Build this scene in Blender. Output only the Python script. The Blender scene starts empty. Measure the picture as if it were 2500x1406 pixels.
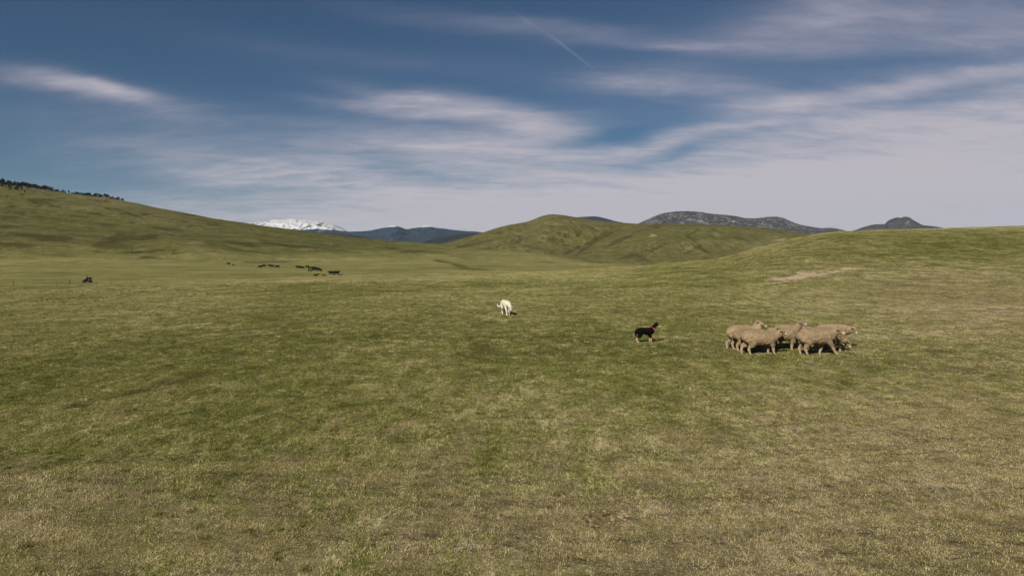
import bpy, bmesh, math, random
import numpy as np
from mathutils import Vector, Matrix
R = math.radians
scene = bpy.context.scene
COL = scene.collection

# ------------------------------------------------------------------ camera
CAMZ = 3.1
FPX = 2500 * 24 / 36.0          # focal length in pixels of the photograph
PITCH = math.atan(103 / FPX)    # camera looks a little down
cam_d = bpy.data.cameras.new('camera')
cam_d.lens = 24; cam_d.sensor_width = 36
cam_d.clip_start = 0.2; cam_d.clip_end = 80000
cam = bpy.data.objects.new('camera', cam_d)
cam.location = (0, 0, CAMZ)
cam.rotation_euler = (math.pi / 2 - PITCH, 0, 0)
COL.objects.link(cam); scene.camera = cam

# ------------------------------------------------------------------ exposure
scene.view_settings.view_transform = 'Standard'
scene.view_settings.look = 'None'
scene.view_settings.exposure = 0.35
scene.view_settings.gamma = 1.0
scene.render.engine = 'CYCLES'
scene.cycles.max_bounces = 6
scene.cycles.volume_bounces = 0

# ------------------------------------------------------------------ node helpers
class NT:
    def __init__(s, tree): s.t = tree; s.n = tree.nodes; s.l = tree.links
    def node(s, typ, **kw):
        n = s.n.new(typ)
        for k, v in kw.items(): setattr(n, k, v)
        return n
    def put(s, sock, v):
        if v is None: return
        if isinstance(v, bpy.types.NodeSocket): s.l.new(v, sock)
        else: sock.default_value = v
    def m(s, op, a, b=None, c=None, clamp=False):
        n = s.node('ShaderNodeMath', operation=op); n.use_clamp = clamp
        s.put(n.inputs[0], a); s.put(n.inputs[1], b)
        if c is not None: s.put(n.inputs[2], c)
        return n.outputs[0]
    def add(s, a, b): return s.m('ADD', a, b)
    def sub(s, a, b): return s.m('SUBTRACT', a, b)
    def mul(s, a, b): return s.m('MULTIPLY', a, b)
    def ss(s, v, lo, hi, a=0.0, b=1.0):
        n = s.node('ShaderNodeMapRange', interpolation_type='SMOOTHSTEP')
        s.put(n.inputs[0], v); s.put(n.inputs[1], lo); s.put(n.inputs[2], hi); s.put(n.inputs[3], a); s.put(n.inputs[4], b)
        return n.outputs[0]
    def mix(s, f, a, b, blend='MIX'):
        n = s.node('ShaderNodeMix', data_type='RGBA', blend_type=blend)
        s.put(n.inputs[0], f); s.put(n.inputs[6], a); s.put(n.inputs[7], b)
        return n.outputs[2]
    def noise(s, vec, scale, detail=3, rough=0.55, dist=0.0):
        n = s.node('ShaderNodeTexNoise'); s.put(n.inputs['Vector'], vec)
        n.inputs['Scale'].default_value = scale; n.inputs['Detail'].default_value = detail
        n.inputs['Roughness'].default_value = rough; n.inputs['Distortion'].default_value = dist
        return n.outputs[0]
    def mapping(s, vec, scale=(1, 1, 1), rot=(0, 0, 0), loc=(0, 0, 0)):
        n = s.node('ShaderNodeMapping'); s.put(n.inputs[0], vec)
        n.inputs[1].default_value = loc; n.inputs[2].default_value = rot; n.inputs[3].default_value = scale
        return n.outputs[0]
    def ramp(s, f, stops):
        n = s.node('ShaderNodeValToRGB'); s.put(n.inputs[0], f); e = n.color_ramp.elements
        while len(e) < len(stops): e.new(0.5)
        for el, (p, c) in zip(e, stops): el.position = p; el.color = (*c, 1)
        return n.outputs[0]

# ------------------------------------------------------------------ sun and sky
SUN_ELEV = R(38)
SHADOW = Vector((0.46, 0.888, 0)).normalized()       # direction in which shadows fall on the ground
to_sun = Vector((-SHADOW.x * math.cos(SUN_ELEV), -SHADOW.y * math.cos(SUN_ELEV), math.sin(SUN_ELEV)))
sun_d = bpy.data.lights.new('sun', 'SUN')
sun_d.energy = 4.6; sun_d.angle = R(0.5); sun_d.color = (1.0, 0.95, 0.81)
sun = bpy.data.objects.new('sun', sun_d); COL.objects.link(sun)
sun.rotation_euler = to_sun.to_track_quat('Z', 'Y').to_euler()

world = bpy.data.worlds.new('World'); scene.world = world; world.use_nodes = True
w = NT(world.node_tree); w.n.clear()
sky = w.node('ShaderNodeTexSky', sky_type='NISHITA'); sky.sun_disc = False
sky.sun_elevation = SUN_ELEV
sky.sun_rotation = math.atan2(to_sun.x, to_sun.y)
sky.altitude = 1500; sky.air_density = 1.0; sky.dust_density = 0.3; sky.ozone_density = 2.0
tc = w.node('ShaderNodeTexCoord'); d = tc.outputs['Generated']
sep = w.node('ShaderNodeSeparateXYZ'); w.put(sep.inputs[0], d)
az = w.mul(w.m('ARCTAN2', sep.outputs[0], sep.outputs[1]), 57.2958)      # degrees right of north
el = w.mul(w.m('ARCSINE', sep.outputs[2]), 57.2958)
# cirrus plane coordinates: the layer seen from below, crossing to the horizon
zc = w.m('MAXIMUM', w.add(sep.outputs[2], 0.16), 0.10)
comb = w.node('ShaderNodeCombineXYZ')
w.put(comb.inputs[0], w.m('DIVIDE', sep.outputs[0], zc)); w.put(comb.inputs[1], w.m('DIVIDE', sep.outputs[1], zc))
plane = comb.outputs[0]
nA = w.noise(w.mapping(plane, (0.5, 0.8, 1), (0, 0, R(14))), 1.1, 4, 0.5, 0.3)
nB = w.noise(w.mapping(plane, (1.0, 2.4, 1), (0, 0, R(-14))), 2.1, 8, 0.56, 0.7)
nW = w.noise(w.mapping(plane, (0.6, 1.1, 1), (0, 0, R(8)), (1, 7, 0)), 1.5, 5, 0.55, 0.4)
nC = w.noise(w.mapping(plane, (0.35, 0.9, 1), (0, 0, R(5)), (4, 2, 0)), 1.2, 4, 0.5, 0.3)
azw = w.add(az, w.mul(w.sub(nA, 0.5), 9.0))
elw = w.add(el, w.mul(w.sub(nW, 0.5), 3.2))
def px2ang(px, py):
    u = (px - 1250) / FPX; v = (703 - py) / FPX
    x = u; y = math.cos(PITCH) + v * math.sin(PITCH); z = -math.sin(PITCH) + v * math.cos(PITCH)
    return math.degrees(math.atan2(x, y)), math.degrees(math.atan2(z, math.hypot(x, y)))
def patch(px, py, rx, ry, ang, amp, soft=1.0, raw=False):
    """one cirrus patch centred on a sky direction; radii in degrees of arc"""
    a0, e0 = px2ang(px, py); ra, re = rx / 29.1, ry / 29.1; t = R(ang)
    A = az if raw else azw; E = el if raw else elw
    da = w.sub(A, a0); de = w.sub(E, e0)
    p = w.m('DIVIDE', w.add(w.mul(da, math.cos(t)), w.mul(de, -math.sin(t))), ra)
    q = w.m('DIVIDE', w.add(w.mul(da, math.sin(t)), w.mul(de, math.cos(t))), re)
    r2 = w.add(w.mul(p, p), w.mul(q, q))
    return w.mul(w.m('POWER', 2.718, w.mul(r2, -1.0 * soft)), amp)
#        px    py    rx   ry  ang(clockwise +)
CLOUDS = [(150, 208, 170, 22, 5, .46), (250, 226, 90, 17, 8, .30), (1110, 262, 250, 26, 7, .62), (1000, 238, 100, 16, -8, .30), (1290, 292, 150, 24, 14, .30), (880, 262, 160, 12, 2, .22),
          (2420, 310, 420, 75, -11, .75), (1980, 305, 330, 50, -10, .42), (1240, 352, 380, 42, 3, .62), (2050, 450, 820, 75, -2, .60), (1760, 330, 240, 30, -10, .35),
          (1640, 212, 230, 36, 4, .42), (1530, 218, 70, 18, 14, .22), (1850, 265, 220, 30, 10, .20), (2380, 70, 330, 80, 8, .42), (1380, 84, 460, 22, 6, .30), (1700, 116, 130, 9, 3, .18), (2030, 30, 240, 60, -10, .30), (2150, 212, 260, 18, -5, .34),
          (560, 300, 420, 36, 6, .16), (600, 405, 380, 44, 3, .22), (850, 410, 380, 44, 0, .26), (300, 320, 300, 50, 4, .14), (900, 140, 420, 30, 2, .12),
          (1060, 437, 150, 15, 5, -.32), (1480, 338, 130, 22, -4, -.50), (1640, 378, 130, 22, -14, -.45), (1850, 330, 90, 14, -12, -.2), (700, 470, 330, 14, 0, -.10), (2230, 362, 220, 16, -3, -.20), (2130, 262, 300, 20, -10, -.22), (1060, 345, 90, 10, 4, .2), (2350, 130, 200, 18, 4, -.18), (1500, 330, 800, 80, -4, .13), (1900, 60, 700, 90, 0, .07)]
tot = None
for c in CLOUDS:
    e = patch(*c); tot = e if tot is None else w.add(tot, e)
# haze bank near the horizon
bank = w.ss(w.add(el, w.mul(w.sub(nC, 0.5), 3.0)), 8.0, 1.5)
bankx = w.ss(w.add(az, w.mul(el, -1.6)), -56.0, -8.0)
tot = w.add(tot, w.mul(w.mul(bank, bankx), 1.0))
fib = w.add(w.mul(nB, 1.1), w.mul(nW, 0.4))
nF = w.noise(w.mapping(plane, (1.3, 3.0, 1), (0, 0, R(-20))), 4.6, 8, 0.66, 0.5)
mask = w.m('MULTIPLY', tot, w.ss(fib, 0.38, 1.08, 0.60, 1.15), clamp=False)
mask = w.mul(mask, w.ss(nF, 0.30, 0.72, 0.86, 1.13))
contr = w.add(patch(1395, 127, 62, 2.6, 36, 0.16, 1.0, True), patch(1290, 55, 110, 4, 32, 0.06, 1.0, True))
mask = w.add(mask, w.mul(contr, w.ss(nB, 0.3, 0.6, 0.5, 1.1)))
mask = w.add(mask, patch(2275, 442, 40, 2.5, -2, 0.15, 1.0, True))
mask = w.m('MINIMUM', w.m('MAXIMUM', mask, 0.0), 1.0)
mask = w.ss(mask, -0.07, 0.95, 0.0, 0.97)
skyc = w.mix(1.0, sky.outputs[0], (0.168, 0.252, 0.305, 1), 'MULTIPLY')
cloudc = w.mix(w.ss(el, 1.0, 20.0), (4.4, 4.05, 4.3, 1), (3.3, 3.1, 3.7, 1))
final = w.mix(mask, skyc, cloudc)
bg = w.node('ShaderNodeBackground'); w.put(bg.inputs[0], final); bg.inputs[1].default_value = 0.10
wo = w.node('ShaderNodeOutputWorld'); w.l.new(bg.outputs[0], wo.inputs[0])

# ------------------------------------------------------------------ numeric helpers
_rng = np.random.RandomState(7)
_P = _rng.permutation(256); _P = np.concatenate([_P, _P, _P])
_G = _rng.randn(256, 3); _G /= np.linalg.norm(_G, axis=1)[:, None]
def perlin(x, y, z=0.0):
    x = np.asarray(x, float); y = np.asarray(y, float); z = np.zeros_like(x) + z
    xi = np.floor(x).astype(int); yi = np.floor(y).astype(int); zi = np.floor(z).astype(int)
    xf = x - xi; yf = y - yi; zf = z - zi
    f = lambda t: t * t * t * (t * (t * 6 - 15) + 10)
    u, v, ww = f(xf), f(yf), f(zf); xi &= 255; yi &= 255; zi &= 255; out = 0
    for dx in (0, 1):
        for dy in (0, 1):
            for dz in (0, 1):
                g = _G[_P[_P[_P[(xi + dx) & 255] + ((yi + dy) & 255)] + ((zi + dz) & 255)]]
                dot = g[..., 0] * (xf - dx) + g[..., 1] * (yf - dy) + g[..., 2] * (zf - dz)
                out = out + dot * (u if dx else 1 - u) * (v if dy else 1 - v) * (ww if dz else 1 - ww)
    return out
def fbm(x, y, octv=4, z=0.0, gain=0.5):
    s = 0; a = 1.0
    for i in range(octv):
        s = s + a * perlin(x * 2 ** i + 17.3 * i, y * 2 ** i - 9.1 * i, z + 3.7 * i); a *= gain
    return s
def ridged(x, y, octv=4, z=0.0):
    s = 0; a = 1.0
    for i in range(octv):
        s = s + a * (1 - np.abs(perlin(x * 2 ** i + 7.3 * i, y * 2 ** i - 4.1 * i, z + 3.7 * i)) * 2.2); a *= 0.5
    return s - 1.2
def pchip(xk, yk, x):
    xk = np.asarray(xk, float); yk = np.asarray(yk, float); h = np.diff(xk); dl = np.diff(yk) / h
    m = np.zeros_like(yk)
    for i in range(1, len(xk) - 1):
        if dl[i - 1] * dl[i] > 0:
            w1 = 2 * h[i] + h[i - 1]; w2 = h[i] + 2 * h[i - 1]
            m[i] = (w1 + w2) / (w1 / dl[i - 1] + w2 / dl[i])
    m[0] = dl[0]; m[-1] = dl[-1]
    x = np.clip(x, xk[0], xk[-1]); i = np.clip(np.searchsorted(xk, x) - 1, 0, len(xk) - 2)
    t = (x - xk[i]) / h[i]
    return (yk[i] * (1 + 2 * t) * (1 - t) ** 2 + m[i] * h[i] * t * (1 - t) ** 2 + yk[i + 1] * t * t * (3 - 2 * t) + m[i + 1] * h[i] * t * t * (t - 1))
def z_of(row, d): return CAMZ - d * math.tan(PITCH + math.atan((row - 703) / FPX))
def project(x, y, z):
    zz = z - CAMZ; fw = y * math.cos(PITCH) - zz * math.sin(PITCH); up = y * math.sin(PITCH) + zz * math.cos(PITCH)
    fw = np.where(fw < 0.1, 0.1, fw)
    return 1250 + FPX * x / fw, 703 - FPX * up / fw
def smooth(t): t = np.clip(t, 0, 1); return t * t * (3 - 2 * t)

def grid_mesh(name, X, Y, Z, closed_u=False, attr=None, extra=None):
    nu, nv = X.shape
    co = np.stack([X, Y, Z], -1).reshape(-1, 3)
    iu = np.arange(nu if closed_u else nu - 1); jv = np.arange(nv - 1)
    I, J = np.meshgrid(iu, jv, indexing='ij'); I2 = (I + 1) % nu
    q = np.stack([I * nv + J, I2 * nv + J, I2 * nv + J + 1, I * nv + J + 1], -1).reshape(-1, 4)
    me = bpy.data.meshes.new(name)
    me.vertices.add(len(co)); me.vertices.foreach_set('co', co.astype(np.float32).ravel())
    me.loops.add(q.size); me.loops.foreach_set('vertex_index', q.astype(np.int32).ravel())
    me.polygons.add(len(q)); me.polygons.foreach_set('loop_start', np.arange(0, q.size, 4, dtype=np.int32))
    me.polygons.foreach_set('use_smooth', np.ones(len(q), bool))
    if attr is not None:
        a = me.color_attributes.new('tint', 'FLOAT_COLOR', 'POINT'); a.data.foreach_set('color', attr.reshape(-1, 4).astype(np.float32).ravel())
    me.update(); me.validate()
    return me
def link(name, me, mat=None, parent=None):
    o = bpy.data.objects.new(name, me); COL.objects.link(o)
    if mat is not None and me is not None and not me.materials: me.materials.append(mat)
    if parent is not None: o.parent = parent
    return o
def tag(o, label=None, cat=None, group=None, kind=None):
    if label: o['label'] = label
    if cat: o['category'] = cat
    if group: o['group'] = group
    if kind: o['kind'] = kind
    return o

# ------------------------------------------------------------------ turf colour (shared by soil sheet, hills and blades)
def tone_of(nt, a):
    c = nt.node('ShaderNodeCombineColor')
    for i in range(3): nt.put(c.inputs[i], a)
    return c.outputs[0]
def turf(nt, tint, blades=False, gain=1.0, hill=False, dark_attr=None):
    pos = nt.node('ShaderNodeNewGeometry').outputs['Position']
    flat = nt.mapping(pos, (1, 1, 0.0))
    s = nt.node('ShaderNodeSeparateColor'); nt.put(s.inputs[0], tint)
    dark, soil, straw = s.outputs[0], s.outputs[1], s.outputs[2]
    n0 = nt.noise(flat, 0.022, 3, 0.6)
    n1 = nt.noise(flat, 0.10, 4, 0.6, 0.4)
    n2 = nt.noise(flat, 0.55, 4, 0.62, 0.5)
    lay = nt.mapping(pos, (1, 0.45, 0.0), (0, 0, 0.12))      # grass lies along the slope wind
    n3 = nt.noise(lay, 2.9, 3, 0.6, 0.3)
    nbig = nt.noise(nt.mapping(flat, (1, 2.2, 1), (0, 0, 0.1)), 0.07, 6, 0.68, 0.9)
    v = nt.add(nt.mul(nt.sub(n0, 0.5), 0.7), nt.mul(nt.sub(n1, 0.5), 0.75))
    v = nt.add(v, nt.mul(nt.sub(n2, 0.5), 0.75))
    v = nt.add(v, nt.mul(nt.sub(n3, 0.5), 1.1))
    if not hill:
        n4 = nt.noise(lay, 14.0, 3, 0.65)
        v = nt.add(v, nt.mul(nt.sub(n4, 0.5), 1.5))
    v = nt.add(v, nt.mul(nt.sub(straw, 0.5), 1.1))
    if blades:
        rnd = nt.node('ShaderNodeNewGeometry').outputs['Random Per Island']
        v = nt.add(v, nt.mul(nt.sub(rnd, 0.5), 0.75))
    v = nt.add(v, 0.5)
    col = nt.ramp(v, [(p_, tuple(v_ * gain for v_ in c_)) for p_, c_ in [(0.0, (.054, .059, .015)), (.25, (.094, .095, .026)), (.5, (.148, .138, .046)), (.75, (.212, .186, .084)), (1.0, (.33, .285, .17))]])
    br = nt.noise(nt.mapping(lay, (1, 1, 1), (0, 0, 0), (31, 17, 0)), 1.6, 5, 0.68, 0.4)
    col = nt.mix(nt.mul(nt.ss(nt.add(br, nt.mul(nt.sub(straw, 0.5), 0.9)), 0.52, 0.68), 0.0 if hill else 0.5), col, (.185 * gain, .138 * gain, .080 * gain, 1))
    # moister, darker sward
    dk = nt.ss(nt.add(dark, nt.mul(nt.sub(nbig if not blades else n2, 0.5), 1.1)), 0.30, 0.62)
    col = nt.mix(nt.mul(dk, 0.68 if blades else (0.58 if hill else 0.72)), col, nt.mix(n3, (.040 * gain, .038 * gain, .011 * gain, 1), (.066 * gain, .054 * gain, .018 * gain, 1)))
    so = nt.ss(nt.add(soil, nt.mul(nt.sub(nt.add(n1, nt.add(n2, n3)), 1.5), 2.6)), 0.42, 0.80)
    so = nt.mul(so, nt.ss(soil, 0.03, 0.20, 0.22, 1.0))
    col = nt.mix(nt.mul(so, 0.9), col, nt.mix(n3, (.38, .28, .19, 1), (.54, .42, .30, 1)))
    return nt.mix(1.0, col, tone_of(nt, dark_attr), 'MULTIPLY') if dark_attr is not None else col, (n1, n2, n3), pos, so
def principled(nt, col, rough=0.9, spec=0.15):
    b = nt.node('ShaderNodeBsdfPrincipled'); nt.put(b.inputs['Base Color'], col)
    nt.put(b.inputs['Roughness'], rough); b.inputs['Specular IOR Level'].default_value = spec
    o = nt.node('ShaderNodeOutputMaterial'); nt.l.new(b.outputs[0], o.inputs[0])
    return b
def new_mat(name):
    m = bpy.data.materials.new(name); m.use_nodes = True; m.node_tree.nodes.clear()
    return m, NT(m.node_tree)
def bump(nt, bsdf, h, dist, strength=1.0, prev=None):
    b = nt.node('ShaderNodeBump'); b.inputs['Strength'].default_value = strength; b.inputs['Distance'].default_value = dist
    nt.put(b.inputs['Height'], h)
    if prev is not None: nt.l.new(prev, b.inputs['Normal'])
    nt.l.new(b.outputs[0], bsdf.inputs['Normal']); return b.outputs[0]

def ground_material():
    m, nt = new_mat('short_turf')
    at = nt.node('ShaderNodeAttribute', attribute_name='tint'); tint = at.outputs['Color']
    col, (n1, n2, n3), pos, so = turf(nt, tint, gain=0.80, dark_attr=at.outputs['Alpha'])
    fine = nt.noise(pos, 38.0, 4, 0.7)
    col = nt.mix(nt.ss(fine, 0.35, 0.65), nt.mix(1.0, col, (.62, .62, .62, 1), 'MULTIPLY'), nt.mix(1.0, col, (1.3, 1.28, 1.3, 1), 'MULTIPLY'))
    b = principled(nt, col, 0.95, 0.05)
    p = bump(nt, b, nt.noise(pos, 7.0, 5, 0.7), 0.07, 0.8)
    p = bump(nt, b, nt.noise(pos, 0.9, 4, 0.6), 0.35, 0.5, p)
    p = bump(nt, b, nt.noise(nt.mapping(pos, (0.7, 1.6, 1)), 0.06, 5, 0.6, 0.5), 3.0, 0.45, p)
    return m
def hill_material():
    m, nt = new_mat('hill_turf')
    tint = nt.node('ShaderNodeAttribute', attribute_name='tint').outputs['Color']
    col, (n1, n2, n3), pos, so = turf(nt, tint, gain=0.68, hill=True)
    big = nt.noise(pos, 0.012, 5, 0.6, 0.4)
    col = nt.mix(nt.ss(big, 0.35, 0.7, 0.0, 0.25), col, (.070, .056, .030, 1))
    b = principled(nt, col, 0.95, 0.05)
    bump(nt, b, nt.noise(pos, 0.25, 5, 0.6), 1.2, 0.6)
    return m

# ------------------------------------------------------------------ ground sheet
# rows are the photograph's; each station lists (distance, height) control points along one bearing
def st(X, crest_d, crest_row, mid_z, z5, far):
    c = [(0, 0), (9, 0.0), (20, mid_z[0]), (crest_d * 0.55, mid_z[1]), (crest_d, z_of(crest_row, crest_d)), (crest_d * 1.22, z5)]
    for dd, v, isrow in far: c.append((dd, z_of(v, dd) if isrow else v))
    return X, c
r_, z_ = True, False
STN = [
 st(-900, 50, 706, (0, -.1), -3.0, [(120, -4.8, z_), (170, 694, r_), (280, 670, r_), (400, 640, r_), (520, 600, r_), (640, 555, r_), (800, 480, r_), (1050, 395, r_), (1500, 150, z_), (3000, 40, z_), (40000, -30, z_)]),
 st(-200, 52, 704, (0, -.08), -2.6, [(125, -4.8, z_), (170, 691, r_), (280, 662, r_), (400, 641, r_), (520, 606, r_), (640, 565, r_), (800, 510, r_), (1050, 424, r_), (1500, 110, z_), (3000, 30, z_), (40000, -30, z_)]),
 st(0, 55, 702, (0, -.06), -2.2, [(128, -4.9, z_), (170, 690, r_), (280, 660, r_), (400, 641, r_), (520, 612, r_), (640, 575, r_), (800, 524, r_), (1050, 449, r_), (1500, 90, z_), (3000, 30, z_), (40000, -30, z_)]),
 st(300, 60, 693, (0, -.03), -2.0, [(130, -5.0, z_), (180, 686, r_), (300, 658, r_), (410, 642, r_), (530, 617, r_), (650, 590, r_), (800, 553, r_), (1050, 493, r_), (1500, 60, z_), (3000, 20, z_), (40000, -30, z_)]),
 st(560, 66, 684, (0, 0), -2.2, [(135, -5.6, z_), (200, 680, r_), (320, 658, r_), (420, 645, r_), (530, 626, r_), (660, 605, r_), (820, 578, r_), (1050, 541, r_), (1500, 30, z_), (3000, 0, z_), (40000, -30, z_)]),
 st(850, 76, 673, (0, .02), -3.0, [(150, -7.0, z_), (260, 671, r_), (340, 657, r_), (430, 645, r_), (540, 631, r_), (670, 615, r_), (830, 598, r_), (1020, 580, r_), (1500, -5, z_), (3000, -20, z_), (40000, -40, z_)]),
 st(1060, 82, 668, (0, .05), -3.4, [(160, -7.8, z_), (270, 668, r_), (350, 656, r_), (440, 644, r_), (540, 632, r_), (660, 620, r_), (800, 608, r_), (960, 597, r_), (1400, -12, z_), (3000, -25, z_), (40000, -40, z_)]),
 st(1300, 86, 663, (0, .12), -3.2, [(165, -8.0, z_), (270, 664, r_), (350, 655, r_), (440, 646, r_), (530, 638, r_), (620, 630, r_), (720, 621, r_), (860, 619, r_), (1300, -22, z_), (3000, -30, z_), (40000, -50, z_)]),
 st(1500, 90, 654, (0, .3), -3.0, [(165, -8.0, z_), (270, -10, z_), (350, -11, z_), (420, 649, r_), (480, 644, r_), (560, -13, z_), (680, -16, z_), (850, -19, z_), (1300, -24, z_), (3000, -30, z_), (40000, -60, z_)]),
 st(1700, 95, 637, (.02, .55), -1.6, [(165, -6.0, z_), (270, -10, z_), (350, -11, z_), (420, -12, z_), (480, -13, z_), (560, -14, z_), (680, -17, z_), (850, -20, z_), (1300, -24, z_), (3000, -30, z_), (40000, -60, z_)]),
 st(1790, 95, 624, (.02, .75), -.6, [(165, -5.0, z_), (270, -9, z_), (350, -11, z_), (420, -12, z_), (480, -13, z_), (560, -14, z_), (680, -17, z_), (850, -20, z_), (1300, -24, z_), (3000, -30, z_), (40000, -60, z_)]),
 st(1860, 95, 603, (.02, 1.0), 1.2, [(165, -3.5, z_), (270, -8, z_), (350, -10, z_), (420, -11, z_), (480, -12, z_), (560, -13, z_), (680, -15, z_), (850, -18, z_), (1300, -24, z_), (3000, -30, z_), (40000, -60, z_)]),
 st(1945, 97, 582, (.03, 1.25), 3.0, [(165, -1.5, z_), (270, -6, z_), (350, -8, z_), (420, -9, z_), (480, -10, z_), (560, -12, z_), (680, -14, z_), (850, -17, z_), (1300, -24, z_), (3000, -30, z_), (40000, -60, z_)]),
 st(2050, 100, 567, (.04, 1.5), 4.6, [(165, 0, z_), (270, -4, z_), (350, -6, z_), (420, -7, z_), (480, -8, z_), (560, -10, z_), (680, -13, z_), (850, -16, z_), (1300, -24, z_), (3000, -30, z_), (40000, -60, z_)]),
 st(2250, 104, 560, (.08, 1.7), 5.3, [(165, 1, z_), (270, -3, z_), (350, -5, z_), (420, -6, z_), (480, -7, z_), (560, -9, z_), (680, -12, z_), (850, -15, z_), (1300, -24, z_), (3000, -30, z_), (40000, -60, z_)]),
 st(2500, 110, 552, (.14, 1.95), 6.2, [(170, 3, z_), (270, -1, z_), (350, -3, z_), (420, -4, z_), (480, -5, z_), (560, -8, z_), (680, -11, z_), (850, -15, z_), (1300, -24, z_), (3000, -30, z_), (40000, -60, z_)]),
 st(3400, 115, 535, (.25, 2.6), 7.6, [(175, 5, z_), (270, 1, z_), (350, -1, z_), (420, -3, z_), (480, -4, z_), (560, -7, z_), (680, -10, z_), (850, -14, z_), (1300, -24, z_), (3000, -30, z_), (40000, -60, z_)]),
]
SX = np.array([s[0] for s in STN], float)
SD = np.array([[c[0] for c in s[1]] for s in STN], float); SZ = np.array([[c[1] for c in s[1]] for s in STN], float)
NK = SD.shape[1]
azA = np.radians(np.concatenate([np.arange(-180, -52, 4.0), np.arange(-52, 52, 0.11), np.arange(52, 180, 4.0)]))
rr = [1.0]
while rr[-1] < 2600: rr.append(rr[-1] * (1.0075 if rr[-1] > 4 else 1.05))
while rr[-1] < 15500: rr.append(rr[-1] * 1.06)
rA = np.array(rr)
cosl = np.cos(np.minimum(np.abs(azA), R(46)))
Xa = 1250 + FPX * np.tan(np.clip(azA, -R(56), R(56))) / math.cos(PITCH)
back = smooth((np.abs(np.degrees(azA)) - 60) / 50)
ZG = np.zeros((len(azA), len(rA)))
KD = np.stack([pchip(SX, SD[:, k], Xa) for k in range(NK)], 1); KZ = np.stack([pchip(SX, SZ[:, k], Xa) for k in range(NK)], 1)
for i in range(len(azA)):
    ZG[i] = pchip(KD[i], KZ[i], rA * cosl[i]) * (1 - back[i])
XG = np.sin(azA)[:, None] * rA[None]; YG = np.cos(azA)[:, None] * rA[None]
rG = rA[None] + 0 * XG
# relief: tussocks close by, swells and terracettes on the slopes
ZG += 0.030 * fbm(XG / 0.8, YG / 0.8, 2) * smooth((40 - rG) / 25)
ZG += 0.10 * fbm(XG / 7, YG / 7, 3, 2.0) * smooth((rG - 6) / 30) * smooth((400 - rG) / 200)
near_r = smooth((Xa - 1500) / 500)[:, None] * smooth((rG - 35) / 40) * smooth((130 - rG) / 20)
ZG += 0.13 * fbm(XG / 1.5, YG / 1.5, 3, 5.0) * near_r
PXg, PYg = project(XG, YG, ZG)
slope_on = smooth((rG - 420) / 150) * smooth((2200 - rG) / 700)
lefty = smooth((1500 - PXg) / 700)
warp = 26 * fbm(XG / 160, YG / 160, 3, 8.0)
ZG += slope_on * (1.4 * fbm(XG / 45 + 3, YG / 28, 4, 1.0) + lefty * 4.0 * fbm(XG / 190, YG / 90, 3, 3.0) + lefty * 1.5 * ridged((XG + warp) / 150, (YG + warp) / 38, 3, 6.0))
# low spur and gullies at the foot of the left hill
def mound(cx, cy, sx, sy, h, rot=0.0):
    c, s_ = math.cos(rot), math.sin(rot); dx = XG - cx; dy = YG - cy
    return h * np.exp(-((dx * c + dy * s_) / sx) ** 2 - ((-dx * s_ + dy * c) / sy) ** 2)
def gpt(px, d_): return ((px - 1250) / FPX * d_, d_)
x_, y_ = gpt(455, 560); ZG += mound(x_, y_, 46, 40, 10.0)
x_, y_ = gpt(240, 545); ZG += mound(x_, y_, 26, 22, -5.0)
x_, y_ = gpt(60, 560); ZG += mound(x_, y_, 40, 20, -4.5)

LR = np.log(rA)
def H(x, y):
    """height of the ground sheet"""
    a = math.atan2(x, y); r = max(math.hypot(x, y), 1.001)
    fi = np.interp(a, azA, np.arange(len(azA))); fj = np.interp(math.log(r), LR, np.arange(len(rA)))
    i = min(int(fi), len(azA) - 2); j = min(int(fj), len(rA) - 2); u = fi - i; v = fj - j
    return float(ZG[i, j] * (1 - u) * (1 - v) + ZG[i + 1, j] * u * (1 - v) + ZG[i, j + 1] * (1 - u) * v + ZG[i + 1, j + 1] * u * v)
def hit(px, py, dmin=4.0, dmax=2500.0):
    """where the sight line through a photo pixel meets the ground"""
    u = (px - 1250) / FPX; v = (703 - py) / FPX
    dx = u; dy = math.cos(PITCH) + v * math.sin(PITCH); dz = -math.sin(PITCH) + v * math.cos(PITCH)
    t = dmin
    while t < dmax:
        z = CAMZ + dz * t
        if z <= H(dx * t, dy * t):
            lo, hi = t / 1.01, t
            for _ in range(14):
                mid = (lo + hi) / 2
                if CAMZ + dz * mid <= H(dx * mid, dy * mid): hi = mid
                else: lo = mid
            return Vector((dx * hi, dy * hi, H(dx * hi, dy * hi)))
        t *= 1.01
    return None

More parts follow.
